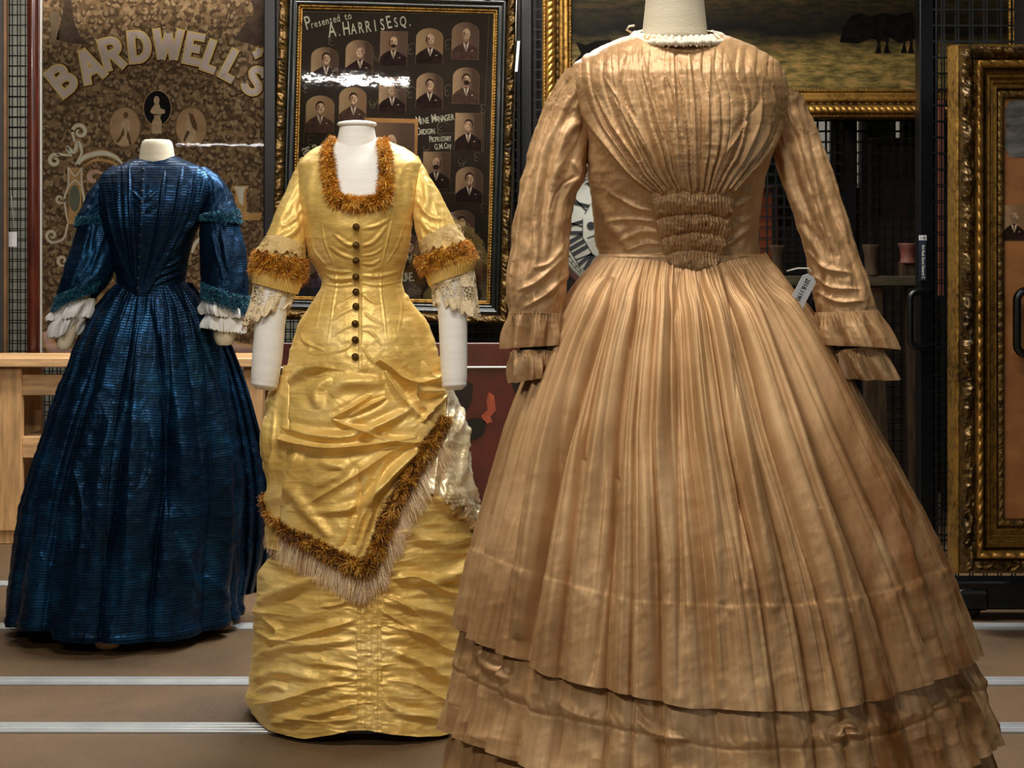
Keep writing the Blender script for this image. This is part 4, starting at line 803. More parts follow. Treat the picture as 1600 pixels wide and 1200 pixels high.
moulding('outer_edge', gw, gh, [(77 * u, .05), (80 * u, .05), (82 * u, .03), (83 * u, -.03)], G_OLD, gf, XG, carve(30, .003, 0), 400, 5)
def card_mat():
    k = NT('brown_backing'); v = k.coords((2, 1, 3)); f = k.noise(v, 3, 5); k.l(k.ramp(f, [(.3, s2l((124, 74, 30))), (.7, s2l((168, 110, 54)))]), k.b.inputs['Base Color']); k.b.inputs['Roughness'].default_value = .6; return k.m
plate_face('backing', gw + .004, gh + .004, card_mat(), gf, XG, .004)
mb = MB(); M_GR = simple('grey_sketch', (92, 90, 84), .7, vary=.45, vscale=14, stretch=(1, 1, 3)); q = [(1571, 170), (1578, 158), (1592, 156), (1612, 158), (1625, 165), (1625, 250), (1598, 246), (1578, 246), (1570, 230), (1572, 200)]
mb.plate([(X_(a, DG), Z_(b, DG)) for a, b in q], DG + .002, .001); mb.build('painted_cloud', M_GR, gf)
portrait(gf, Matrix.Identity(4), X_(1584, DG), Z_(348, DG), 34 * u, 55 * u, False, grey=1, beard=2, bgm=2, y0=DG + .001, sc_=1.25)

# ---- clock dial behind the tan dress
DC = 5.3; u = DC / F; ccx, ccz, cr = X_(968, DC), Z_(355, DC), 100 * u
ck = empty('clock_dial', (ccx, DC, ccz - cr * 1.1), 'old white clock dial with black roman numerals behind the tan dress', 'clock')
def disc(r, y, th, n=64): 
    mb = MB(); mb.lathe((0, 0, 0), [(r * .02, -th), (r * .98, -th), (r, -th * .6), (r, 0), (r * .02, 0)], n); return mb
MX = lambda y: Matrix.Translation((ccx, y, ccz)) @ Matrix.Rotation(PI / 2, 4, 'X') @ Matrix.Scale(-1, 4, (0, 0, 1))
disc(cr, 0, .008).build('face', simple('dial_white', (168, 166, 152), .55, vary=.08, vscale=14, bump=.0006, bscale=30), ck, True, MX(DC))
mb = MB(); mb.lathe((0, 0, 0), [(cr * 1.0, -.012), (cr * 1.03, -.03), (cr * 1.09, -.034), (cr * 1.12, -.01), (cr * 1.12, .02), (cr * 1.0, .02)], 64, cap=False); mb.build('rim', simple('dial_rim', (52, 26, 14), .35, coat=.4), ck, True, MX(DC))
mb = MB()
def rad(a, r0, r1, w, off=0, y=DC - .0095, w2=None):
    c, s_ = math.cos(a), math.sin(a); w2 = w if w2 is None else w2; mb.plate([(ccx + c * r0 - s_ * (off - w / 2), ccz + s_ * r0 + c * (off - w / 2)), (ccx + c * r1 - s_ * (off - w2 / 2), ccz + s_ * r1 + c * (off - w2 / 2)), (ccx + c * r1 - s_ * (off + w2 / 2), ccz + s_ * r1 + c * (off + w2 / 2)), (ccx + c * r0 - s_ * (off + w / 2), ccz + s_ * r0 + c * (off + w / 2))], y, .001)
NUM = ['XII', 'I', 'II', 'III', 'IIII', 'V', 'VI', 'VII', 'VIII', 'IX', 'X', 'XI']
for h_, s_ in enumerate(NUM):
    a = PI / 2 - h_ * PI / 6; wd = {'I': 1., 'V': 1.9, 'X': 1.9}; tot = sum(wd[c] for c in s_); o_ = tot / 2; kk = .062 * cr
    for c in s_:
        o_ -= wd[c] / 2; off = o_ * kk * 1.55; r0, r1 = .58 * cr, .85 * cr
        if c == 'I': rad(a, r0, r1, kk, off)
        else:
            ds = kk * .62
            def sl(o0, o1, w):
                c_, sn = math.cos(a), math.sin(a); mb.plate([(ccx + c_ * r - sn * o, ccz + sn * r + c_ * o) for r, o in ((r0, o0 - w / 2), (r1, o1 - w / 2), (r1, o1 + w / 2), (r0, o0 + w / 2))], DC - .0095, .001)
            if c == 'V': sl(off, off + ds * 1.2, kk * .9); sl(off, off - ds * 1.2, kk * .4)
            else: sl(off - ds, off + ds, kk * .9); sl(off + ds, off - ds, kk * .4)
        for r in (r0, r1): rad(a, r - .006 * cr, r + .006 * cr, kk * wd[c] * 1.5, off)
        o_ -= wd[c] / 2
mb.build('numerals', M_INK, ck)
mb = MB()
for k in range(60): rad(k * PI / 30, .905 * cr, .94 * cr, .012 * cr * (2.2 if k % 5 == 0 else 1))
for r in (.9, .945): mb.ribbon(ell(ccx, ccz, r * cr, r * cr, 72) + [(ccx + r * cr, ccz)], .008 * cr, DC - .0095)
mb.build('minute_track', M_INK, ck)
mb = MB(); rad(math.radians(199), -.1 * cr, .54 * cr, .06 * cr, y=DC - .016, w2=.02 * cr); mb.build('hand', M_INK, ck)
mb = MB(); rad(math.radians(20), -.1 * cr, .86 * cr, .05 * cr, y=DC - .019, w2=.015 * cr); mb.build('hand', M_INK, ck)
mb = MB(); mb.lathe((0, 0, 0), [(.001, -.024), (.05 * cr, -.024), (.085 * cr, -.016), (.085 * cr, -.009), (.001, -.009)], 20); mb.build('hub', M_BLK, ck, True, MX(DC))
mb = MB(); mb.plate(ell(X_(923, DC), Z_(353, DC), 6.5 * u, 6.5 * u), DC - .0095, .001); mb.build('winding_hole', M_INK, ck)
mb = MB(); mb.box((ccx - .012, DC + .02, ccz + cr * .8), (ccx + .012, 6.27, ccz + cr * .82)); mb.build('hanging_bracket', M_STEEL, ck)

# ---- dark red painted panel with black shapes, leaning low behind the yellow dress
DP = 5.55; u = DP / F
def qx(px): return X_(px, DP)
def qz(py): return Z_(py, DP)
pan = empty('red_panel', (qx(620), DP, 0), 'dark red painted board with black silhouettes behind the yellow dress', 'panel')
mb = MB(); mb.box((qx(414), DP, .002), (qx(872), DP + .03, qz(536)), bev=.002); mb.build('board', simple('oxblood_paint', (74, 24, 14), .4, vary=.3, vscale=6, bump=.0006, bscale=30, coat=.15), pan)
mb = MB(); n_ = [(764, 612), (772, 618), (775, 640), (766, 652), (770, 660), (758, 662), (752, 650), (762, 640), (760, 626)]; mb.plate([(qx(a), qz(b)) for a, b in n_], DP - .001, .0008); mb.build('worn_patch', simple('rust_paint', (146, 62, 30), .6, vary=.2, vscale=40), pan)
mb = MB()
for pts in ([(694, 600), (735, 598), (738, 612), (735, 630), (722, 655), (706, 672), (690, 660)], [(706, 678), (722, 660), (742, 653), (758, 658), (759, 668), (752, 682), (735, 690), (718, 698), (700, 700)], [(712, 728), (728, 722), (736, 732), (736, 748), (724, 752)], [(797, 590), (830, 588), (832, 606), (818, 612), (808, 620), (802, 606)]):
    mb = MB(); q = sm([(qx(a), qz(b)) for a, b in pts] + [(qx(pts[0][0]), qz(pts[0][1]))], 40)[:-1]; mb.plate([tuple(a) for a in q], DP - .001, .0008); mb.build('black_silhouette', simple('black_paint', (12, 13, 15), .35), pan)
mb = MB()
for py in (574.5, 798): mb.tube([(qx(412), DP - .004, qz(py)), (qx(874), DP - .004, qz(py - 1))], .0036, 6)
tag(mb.build('white_tie', M_WHITE, pan), 'white securing strap across the board')

# ---- pine workbench at the left
DT = 6.0
def tx(px): return X_(px, DT)
def tz(py): return Z_(py, DT)
tb = empty('pine_bench', (tx(180), DT + .1, 0), 'pale pine workbench behind the blue dress', 'table')
mb = MB(); mb.box((tx(-60), DT - .03, tz(573)), (tx(413), DT + .3, tz(558.5)), bev=.004); mb.build('table_top', M_PINE, tb)
x = tx(-14); mb = MB(); mb.box((x, DT, 0.055), (tx(33), DT + .04, tz(575)), bev=.003); mb.build('leg', M_PINE_V, tb)
mb = MB(); mb.box((x, DT + .01, 0), (tx(20), DT + .08, tz(812)), bev=.003); mb.build('foot_block', M_PINE_V, tb)
mb = MB(); mb.box((tx(380), DT, 0), (tx(410), DT + .04, tz(575)), bev=.003); mb.build('leg', M_PINE_V, tb)
for a, b in (((-14, 33)), ((380, 410))):
    mb = MB(); mb.box((tx(a), DT + .25, 0), (tx(b), DT + .29, tz(575)), bev=.003); mb.build('leg', M_PINE_V, tb)
mb = MB(); mb.box((tx(33), DT + .015, tz(618)), (tx(380), DT + .035, tz(586)), bev=.002); mb.build('apron_board', M_PINE, tb)
mb = MB(); mb.box((tx(33), DT + .015, tz(716)), (tx(380), DT + .035, tz(683)), bev=.002); mb.build('lower_rail', M_PINE, tb)
mb = MB(); mb.box((tx(33), DT + .04, tz(688)), (tx(380), DT + .25, tz(682)), bev=.002); mb.build('shelf', simple('pine_shelf', (128, 92, 58), .6, vary=.2, stretch=(1, 6, 9)), tb)
mb = MB(); pts = [(34, 716), (48, 722), (52, 745), (44, 765), (34, 770)]
v = []; sh = sm([(tx(36), tz(838)), (tx(40), tz(760)), (tx(38), tz(722))], 8)
g = np.array([[(tx(30) + .09 * j / 9, DT + .12 + .02 * math.sin(j * 1.4) + .006 * i, .003 + (.33 - .02 * math.sin(j)) * i / 7) for j in range(10)] for i in range(8)])
o = emit('tissue_sheet', g, grid_faces(8, 10), simple('tissue', (196, 200, 204), .7, vary=.05)); tag(o, 'sheet of white tissue paper standing under the pine workbench', 'paper')

# ---- old timber frame with turned-looking tops
DW = 5.95
def wx(px): return X_(px, DW)
def wz(py): return Z_(py, DW)
tf = empty('timber_frame', (wx(1310), DW, 0), 'weathered timber frame with flared post tops behind the tan dress sleeve', 'frame')
mb = MB(); mb.box((wx(1190), DW - .02, wz(447)), (wx(1432), DW + .03, wz(431)), bev=.004); mb.build('cross_beam', M_OLD_H, tf)
def quadpost(name, a, b, zb, c, d, zt, mat):
    """tapering upright from bottom (a..b at zb) to top (c..d at zt)"""
    mb = MB(); v = []
    for (p, q, z) in ((a, b, zb), (c, d, zt)): v += [(wx(p), DW + .0, z), (wx(q), DW + .0, z), (wx(q), DW + .06, z), (wx(p), DW + .06, z)]
    mb.add(v, [(0, 3, 2, 1), (4, 5, 6, 7), (0, 1, 5, 4), (1, 2, 6, 5), (2, 3, 7, 6), (3, 0, 4, 7)]); return mb.build(name, mat, tf)
quadpost('leg', 1360, 1394, 0, 1350, 1378, wz(447), M_OLD); quadpost('leg', 1424, 1446, 0, 1419, 1434, wz(447), M_OLD); quadpost('leg', 1200, 1224, 0, 1206, 1228, wz(447), M_OLD)
def cap(px, w, top, bot, mat, name='post_top'):
    mb = MB(); r = w / 2 * DW / F; h = wz(top) - wz(bot); mb.lathe((wx(px), DW + .01, wz(bot)), [(r * .85, 0), (r * .95, h * .06), (r * .8, h * .12), (r * .72, h * .35), (r * .8, h * .7), (r * 1.0, h * .92), (r * .98, h), (r * .7, h)], 14); mb.build(name, mat, tf, True)
cap(1216, 25, 383, 432, M_OLD); cap(1362, 28, 382, 432, M_OLD); cap(1420, 32, 380, 412, M_TERRA)
mb = MB(); mb.box((wx(1407), DW - .01, wz(447)), (wx(1432), DW + .05, wz(411)), bev=.003); mb.build('post_block', M_OLD, tf)

# ---- hanging paper tags at the back
def hang_tag(label, px, py, w, h, D, string, rot=0.):
    u = D / F; r_ = empty('paper_tag', W(px, py, D), label, 'tag'); mb = MB(); x, z = X_(px, D), Z_(py, D)
    mb.box((-w / 2 * u, -.0005, -h / 2 * u), (w / 2 * u, .0005, h / 2 * u), bev=.0003); mb.build('card', M_PAPER, r_, False, Matrix.Translation((x, D, z)) @ Matrix.Rotation(rot, 4, 'Y'))
    mb = MB(); mb.tube([(X_(a, D), D, Z_(b, D)) for a, b in string], .0012, 5); mb.build('string', M_WHITE, r_, True); return r_
hang_tag('small white paper tag hanging on the mesh at the far left', 20, 374, 13, 23, 6.592, [(20, 363), (20.5, 340), (19, 320), (18, 306)])
t_ = hang_tag('long pale strip tag hanging on the mesh beside the dark portrait frame', 808.5, 88, 4, 48, 6.3, [(806, 64), (806, 30), (808, -20)], .08)

# ================================================================ garments
def form_stand(root, x, y, top, feet, wood):
    """pole and splayed feet of a dress form"""
    mb = MB(); mb.tube([(x, y, .06), (x, y, top)], .014, 12); mb.build('pole', M_STEEL, root, True)
    for (fx, fy) in feet:
        mb = MB(); mb.tube([(x, y, .12), ((x + fx) / 2, (y + fy) / 2, .075), (fx, fy, .03)], [.014, .014, .016], 8); mb.build('foot', wood, root, True)
def dummy_body(root, L, k, rows_y, mat, name='torso'):
    PH, Z, T = loft_grid(L, rows_y[0], rows_y[1], 60, 64); P = L.P(PH, Z); N = normals(P); P = P - N * k
    V = np.vstack([P.reshape(-1, 3), P[0].mean(0)[None], P[-1].mean(0)[None]]); f = [tuple(q) for q in grid_faces(60, 64, True)]
    n = 60 * 64; f += [(j, n, (j + 1) % 64) for j in range(64)] + [(59 * 64 + j, 59 * 64 + (j + 1) % 64, n + 1) for j in range(64)]
    return emit(name, V, f, mat, root)
def arm(root, pairs, D, doff, mat, name='arm'):
    def d(PH, T, X, Y): return .0006 * fbm(PH * 2, T * 9, 2) - .012 * sstep(.965, 1., T) ** 2 - .0015 * bumpf((T - .95) / .006)
    return sleeve(name, pairs, D, doff, 90, 48, d, mat, root, .96, endcap=True)
Z0 = np.zeros

# ---------------------------------------------------------------- 1. tan brown silk dress, nearest
DBR = 2.23
LB = Loft(DBR, [  # y, xl, xr, bf, bb, cy, skew
    (44, 1006, 1108, .045, .045, .02), (52, 992, 1128, .058, .058, .02), (60, 968, 1150, .068, .07, .018), (72, 938, 1178, .078, .082, .014), (88, 912, 1204, .088, .092, .01), (106, 896, 1222, .098, .1, .006), (130, 894, 1228, .108, .108, .0),
    (165, 904, 1222, .118, .112, 0), (200, 914, 1212, .126, .114, 0), (240, 917, 1204, .128, .114, 0), (280, 920, 1194, .122, .11, 0), (320, 926, 1188, .112, .1, 0), (360, 931, 1184, .1, .092, 0), (400, 936, 1186, .094, .088, 0), (412, 937, 1188, .095, .09, 0), (440, 936, 1190, .096, .09, 0)])
br = empty('dress', (X_(1100, DBR), DBR, 0), 'tan brown silk dress with shirred waist and tiered skirt, nearest the camera', 'dress')
FL = [[893, 112], [903, 150], [925, 195], [955, 235], [985, 270], [1022, 305]]; FR = [[1222, 112], [1232, 160], [1222, 200], [1198, 240], [1168, 275], [1140, 306]]
yk = np.array([40, 112, 150, 195, 235, 270, 305, 330]); xlk = np.array([890, 893, 903, 925, 955, 985, 1020, 1022]); xrk = np.array([1240, 1224, 1232, 1222, 1200, 1170, 1142, 1138])
def br_bodice(PH, Z, T, X, Y, fr):
    xl = hermite(yk, xlk, Y); xr = hermite(yk, xrk, Y); u = (X - xl) / (xr - xl); inside = sstep(-.02, .03, u) * sstep(1.02, .97, u) * (Y < 312)
    u2 = u + .012 * fbm(u * 9, Y / 60, 2); ws = np.array([1, .7, 1.2, .8, .6, 1.3, .9, .7, 1.5, 1.0, 1.6, .7, 1.1, .8, 1.3, .7, .9, 1.1, .6, 1.]) ** 1
    amp = .0088 * (sstep(56, 100, Y) * .35 + sstep(120, 230, Y) * .65) * (1 - .15 * sstep(280, 310, Y)); d = amp * (pleats(u2, ws) - .4) * inside
    ws2 = np.array([.5, .3, .6, .4, .5, .3, .4, .6, .4, .3, .5, .5, .3, .4, .5, .4, .3, .6, .4, .5, .3, .4, .5, .6]); d += .0026 * sstep(140, 280, Y) * (pleats(u2 * .997 + .02, ws2) - .4) * inside
    side = np.minimum(np.abs(u), np.abs(1 - u)); d += .004 * bumpf(side / .05) * sstep(110, 180, Y) * (Y < 318) + .005 * inside * sstep(80, 180, Y)
    # shirring panel at the waist
    hw = np.interp(Y, [296, 320, 350, 380, 400, 420, 434], [64, 60, 56, 48, 44, 30, 4]); xc = np.interp(Y, [296, 434], [1082, 1084]); s_ = (X - xc) / hw; pm = sstep(1.08, .92, np.abs(s_)) * sstep(294, 303, Y + 4 * np.sin(X / 3.6) + 5 * fbm(X / 12, Y * 0, 2)) * (Y < 436)
    yy = Y - 11 * (s_ ** 2) + 2 * fbm(X / 18, Y / 30, 2); band = np.interp(yy, [292, 300, 332, 362, 390, 428], [0, 0, 1, 2, 3, 4]); bp_ = np.abs(np.sin(PI * band)) ** .5
    gath = np.sin(X * 1.25 + 3.4 * fbm(X / 9, band.round() * 5.1, 2) + 1.5 * np.sin(Y / 7)) * .5 + .5
    d = d * (1 - pm) + pm * (.003 + .0065 * bp_ + .002 * (gath - .5) * (.5 + bp_) + .002 * fbm(X / 4.5, Y / 6, 2) + .0022 * ridge(X / 9, Y / 14, 2))
    # bodice sides and wrinkles
    d += (1 - pm) * (1 - inside) * .0016 * ridge(X / 46 + Y / 90, Y / 34, 2)
    d += .0014 * fbm(X / 26, Y / 20, 3) + .0008 * ridge(X / 11, Y / 13, 2)
    d += creases(X, Y, [([(952, 300), (990, 322), (1020, 330)], 5, .003, 's'), ([(950, 345), (985, 342), (1022, 346)], 5, .003, 's'), ([(965, 380), (1000, 362), (1030, 364)], 5, .0028), ([(980, 392), (1010, 380), (1036, 382)], 4, .003, 's'),
        ([(1132, 360), (1160, 345), (1185, 335)], 5, .003, 's'), ([(1130, 385), (1150, 372), (1172, 350)], 4, .003), ([(1128, 330), (1150, 322), (1180, 300)], 4, .003, 's'), ([(930, 300), (950, 340), (985, 392)], 9, .004), ([(925, 240), (930, 300), (935, 390)], 7, .003),
        ([(1180, 250), (1168, 310), (1160, 390)], 8, .003), ([(1000, 70), (1010, 130), (1040, 220)], 5, .003), ([(1052, 80), (1055, 160), (1062, 300)], 3, .0035, 's'), ([(1076, 75), (1083, 170), (1086, 300)], 3, .0035, 's'), ([(1110, 80), (1104, 180), (1094, 290)], 4, .003, 's'),
        ([(985, 72), (975, 140), (1000, 200)], 5, -.003), ([(1150, 200), (1180, 165), (1190, 120)], 5, .003, 'v'), ([(1128, 240), (1150, 210), (1163, 190)], 4, .0035, 's'), ([(945, 120), (1000, 200), (1045, 290)], 4, .0036, 's'), ([(930, 140), (975, 215), (1030, 292)], 4, .0036, 's'), ([(1040, 122), (1045, 150), (1060, 205)], 4, -.003),
        ([(960, 150), (995, 205), (1020, 245)], 5, .004, 's'), ([(1205, 130), (1200, 190), (1170, 250)], 4, .0036, 's'), ([(1190, 120), (1180, 190), (1150, 260)], 4, .004, 's')])
    d += .0045 * sstep(396, 401, Y) * sstep(418, 411, Y) * (1 - pm)  # waistband piping
    return d * fr
WST = lambda px: np.interp(px, [930, 940, 1000, 1035, 1060, 1083, 1105, 1130, 1190], [404, 407, 411, 416, 427, 432, 427, 415, 402]) + 1
cloth('bodice', LB, lambda px: np.interp(px, [985, 1000, 1020, 1060, 1100, 1122, 1140], [46, 51, 57, 60, 57, 51, 46]), lambda px: WST(px) + 3, 300, 520, br_bodice, M_BROWN, br, c=.6)
LBS = Loft(DBR, [(398, 937, 1188, .094, .088, 0), (410, 931, 1194, .1, .098, 0), (425, 921, 1204, .112, .11, 0), (450, 903, 1222, .134, .13, 0), (485, 882, 1250, .166, .16, 0), (540, 852, 1284, .2, .2, 0), (640, 812, 1334, .25, .26, 0), (740, 783, 1386, .29, .31, 0),
    (845, 754, 1440, .325, .35, 0), (950, 729, 1481, .35, .38, 0), (1040, 710, 1514, .37, .4, 0), (1200, 668, 1568, .41, .44, 0), (1400, 634, 1606, .44, .47, 0), (1580, 612, 1634, .46, .49, 0)])
wsA = NR.uniform(.55, 1.5, 44); wsB = NR.uniform(.5, 1.6, 92); wsC = NR.uniform(.6, 1.4, 150)
FE = lambda px: np.interp(px, [700, 718, 745, 790, 830, 870, 950, 1000, 1080, 1200, 1290, 1370, 1430, 1480, 1515], [966, 975, 998, 1020, 1036, 1058, 1076, 1088, 1106, 1111, 1110, 1094, 1074, 1054, 1030])
def br_folds(PH, Z, X, Y, amp=1.):
    zt = (LBS.z[-1] - Z) / 1.1; u = PH / (2 * PI) + .5; u1 = u + .0035 * fbm(u * 12, zt * 2, 2); u2 = u + .002 * fbm(u * 20, zt * 3 + 9, 2)
    gA = sstep(.0, .35, zt); d = amp * (.0145 + .0165 * gA) * sstep(.0, .07, zt) * (pleats(u1, wsA, sharp=.3) - .5)
    d += (.0062 * sstep(0, .03, zt) * (1 - .6 * sstep(.25, .7, zt))) * (pleats(u2, wsB, sharp=.35) - .5)
    d += .0026 * (1 - sstep(.05, .25, zt)) * sstep(0, .02, zt) * (pleats(u2, wsC, sharp=.4) - .5)
    d += (.008 + .012 * sstep(.3, 1, zt)) * fbm(u * 9 + 3, zt * 1.1, 2)
    d += .0016 * fbm(X / 42, Y / 90, 3) + .0009 * ridge(X / 24, Y / 30 + X / 80, 3) * sstep(.1, .4, zt)
    return d
SK = [([(962, 440), (938, 520), (900, 640), (862, 780), (838, 930), (826, 1060)], 9, .017, 'v'), ([(946, 440), (905, 560), (868, 690), (840, 850), (818, 1000)], 13, .014), ([(1062, 430), (1054, 500), (1058, 580), (1060, 720), (1064, 900), (1062, 1090)], 7, .01, 'v'),
    ([(1040, 430), (1030, 600), (1022, 800), (1020, 1070)], 12, .008), ([(1128, 432), (1160, 560), (1205, 720), (1245, 860), (1275, 1000), (1290, 1108)], 8, .013, 'v'), ([(1110, 432), (1132, 560), (1164, 740), (1195, 930), (1205, 1105)], 14, .01), ([(1160, 418), (1215, 560), (1275, 700), (1330, 840), (1372, 960), (1398, 1080)], 8, .014, 'v'),
    ([(1150, 420), (1195, 560), (1250, 740), (1310, 930), (1345, 1095)], 14, .012), ([(1195, 420), (1262, 560), (1330, 700), (1392, 850), (1440, 1000)], 10, .012), ([(1010, 430), (990, 520), (978, 640), (962, 800), (940, 1000), (930, 1070)], 7, .009, 'v'), ([(990, 430), (962, 560), (940, 700), (908, 900), (890, 1060)], 11, .008),
    ([(925, 470), (880, 580), (840, 700), (800, 850), (770, 1000)], 7, .009, 'v'), ([(1085, 440), (1090, 600), (1108, 760), (1120, 950), (1124, 1108)], 10, .008), ([(1140, 560), (1152, 740), (1162, 920)], 9, .007, 'v')]
SK = [(p, w * 1.15, h * 1.45, k[0]) if k else (p, w * 1.1, h * 1.3) for p, w, h, *k in SK]
def br_skirt(PH, Z, T, X, Y, fr):
    d = br_folds(PH, Z, X, Y); d += creases(X, Y, SK) * fr
    seam = lambda px: np.interp(px, [730, 800, 870, 940, 1000, 1130, 1250, 1320, 1380, 1460], [845, 880, 904, 924, 938, 945, 943, 935, 922, 890])
    sy = seam(X) + 3 * fbm(X / 30, X * 0, 2); q = (Y - sy); d += np.where(fr, .0012 * sstep(-5, 0, q) * sstep(240, 0, q) - .0012 * bumpf(q / 3) + .001 * bumpf((q - 6) / 10) * np.sin(X / 5 + 3 * fbm(X / 17, Y / 40, 2)), 0)
    return d
cloth('skirt', LBS, lambda px: WST(px) - 4, FE, 330, 900, br_skirt, M_BROWN_ST, br, c=.62, off=.006, power=1.1)
FE2 = lambda px: np.interp(px, [640, 660, 685, 720, 745, 800, 900, 1100, 1250, 1400, 1500, 1600], [1110, 1122, 1140, 1156, 1166, 1192, 1226, 1262, 1262, 1240, 1210, 1140])
def br_tier(PH, Z, T, X, Y, fr):
    u = PH / (2 * PI) + .5; d = br_folds(PH, Z, X, Y, .9) * (.55 + .45 * T) + creases(X, Y, SK) * fr * .7
    g = sstep(.0, .1, T); d += .0045 * bumpf((T - .42) / .2) * (fbm(u * 70, T * 2, 2) + .5) + .005 * ridge(u * 60, T * 3, 2) * g
    q = Y - np.interp(X, [700, 830, 1000, 1130, 1290, 1420, 1520], [1040, 1112, 1146, 1172, 1168, 1140, 1080]); d += np.where(fr, -.0014 * bumpf(q / 3.5) + .0022 * bumpf((q + 12) / 9) * np.abs(np.sin(X / 6 + 3 * fbm(X / 19, Y / 30, 2))), 0)
    d += creases(X, Y, [([(1338, 1138), (1320, 1135), (1306, 1150), (1322, 1146), (1345, 1150)], 6, .01), ([(985, 1080), (1005, 1120), (1030, 1150)], 8, .008, 'v'), ([(740, 1005), (765, 1040), (800, 1062)], 9, .008), ([(1000, 1125), (1030, 1150), (1080, 1155)], 8, .007)])
    return d
TOP2 = lambda px: FE(px) - 50
cloth('lower_flounce', LBS, TOP2, FE2, 150, 800, br_tier, M_BROWN_ST, br, c=.62, off=-.008)
def br_tier3(PH, Z, T, X, Y, fr): return br_folds(PH, Z, X, Y, .9)
cloth('underskirt', LBS, lambda px: FE2(px) - 60, 1590, 80, 420, br_tier3, M_BROWN_ST, br, c=.7, off=-.03)
# hidden skirt lining so that hems read as cloth edges
BSL = [((884, 108), (960, 112)), ((866, 140), (938, 165)), ((850, 172), (922, 205)), ((834, 215), (916, 245)), ((821, 262), (907, 280)), ((811, 310), (896, 312)), ((802, 360), (889, 360)), ((796, 410), (886, 410)), ((793, 455), (881, 455)), ((794, 492), (876, 495))]
BSR = [((1252, 150), (1170, 130)), ((1262, 178), (1190, 190)), ((1276, 215), (1208, 228)), ((1288, 250), (1218, 262)), ((1302, 295), (1232, 305)), ((1318, 340), (1245, 345)), ((1336, 395), (1257, 385)), ((1350, 435), (1266, 425)), ((1362, 470), (1274, 462)), ((1368, 492), (1279, 495))]
def br_sleeve(sd, cr):
    def d(PH, T, X, Y):
        v = .0042 * (pleats(PH / (2 * PI) + .06 * T * sd + .02 * fbm(PH, T * 4, 2), np.array([1, .7, 1.3, .9, 1.1, .8, 1.2, .7, 1.])) - .5) * sstep(0, .12, T) * sstep(1, .8, T)
        v += .0026 * ridge(PH * 2.2 + T * 5 * sd, T * 7, 3) + .0022 * fbm(X / 20, Y / 24, 3); return v + creases(X, Y, cr)
    return d
sv_l = sleeve('sleeve', BSL, DBR, [0, 0, .0, -.01, -.02, -.03, -.04, -.05, -.06, -.065], 260, 150, br_sleeve(1, [([(905, 190), (880, 215), (862, 300)], 9, .006), ([(893, 250), (900, 275), (880, 290)], 5, .005, 'e'), ([(890, 150), (850, 250), (830, 380)], 8, .006), ([(868, 200), (850, 300), (846, 400)], 6, -.004), ([(880, 400), (840, 440), (810, 455)], 6, .005, 's'), ([(884, 430), (850, 462), (820, 480)], 5, .005, 's'), ([(882, 380), (860, 410), (835, 420)], 5, .004, 's'), ([(895, 275), (870, 300), (860, 330)], 5, .004, 'v')]), M_BROWN, br, .95)
sv_r = sleeve('sleeve', BSR, DBR, [0, 0, .0, -.01, -.02, -.03, -.04, -.05, -.06, -.065], 260, 150, br_sleeve(-1, [([(1235, 150), (1262, 250), (1290, 350), (1308, 400)], 9, .007), ([(1228, 190), (1240, 270), (1270, 350)], 7, -.005), ([(1262, 390), (1290, 420), (1330, 428)], 6, .005, 's'), ([(1270, 430), (1300, 450), (1345, 452)], 5, .005, 's'), ([(1250, 350), (1280, 400), (1300, 470)], 6, .004), ([(1275, 455), (1310, 472), (1350, 470)], 5, .005, 's'), ([(1265, 180), (1300, 280), (1325, 380)], 7, .004)]), M_BROWN, br, .95)
def ruff(n, amp, seed, puff=.004, jag=0.):
    def d(PH, T, X, Y):
        g = PH * n + 2.6 * fbm(PH * 1.7 + seed, T * 0 + seed, 2); v = amp * 1.5 * (sstep(.0, .8, T)) * (np.sin(g) + .45 * np.sin(g * 1.9 + seed)) + puff * np.sin(PI * T) ** .7
        v += .0018 * np.sin(PH * 46 + 3 * fbm(PH * 9, T * 3 + seed, 2)) * sstep(.5, 0., T) + .0024 * fbm(PH * 7 + seed, T * 1.2, 2) + .001 * ridge(PH * 4 + seed, T * 3, 2); return v
    return d
def cuff(name, pairs, D, doff, n, amp, seed, mat, parent, nr=46, nc=260, puff=.0015): return sleeve(name, pairs, D, doff, nr, nc, ruff(n, amp, seed, puff), mat, parent, .95)
cuff('cuff_frill', [((800, 548), (862, 548)), ((799, 568), (868, 568)), ((801, 597), (865, 584))], DBR, [-.068, -.07, -.07], 7, .0042, 3, M_BROWN, sv_l)
cuff('cuff_frill', [((797, 484), (876, 490)), ((794, 510), (876, 515)), ((791, 545), (874, 540))], DBR, [-.065, -.066, -.068], 8, .0045, 1, M_BROWN, sv_l)
cuff('cuff_frill', [((1374, 540), (1300, 548)), ((1388, 565), (1306, 570)), ((1402, 592), (1316, 590))], DBR, [-.068, -.07, -.07], 7, .0045, 5, M_BROWN, sv_r)
cuff('cuff_frill', [((1368, 484), (1276, 488)), ((1382, 512), (1278, 515)), ((1398, 546), (1282, 540))], DBR, [-.065, -.066, -.068], 8, .0045, 7, M_BROWN, sv_r)
# near-black arm colour: the shade inside the cuffs is painted in, no lining
M_ARM_SHADE = simple('arm_shade', (26, 22, 20), .9)
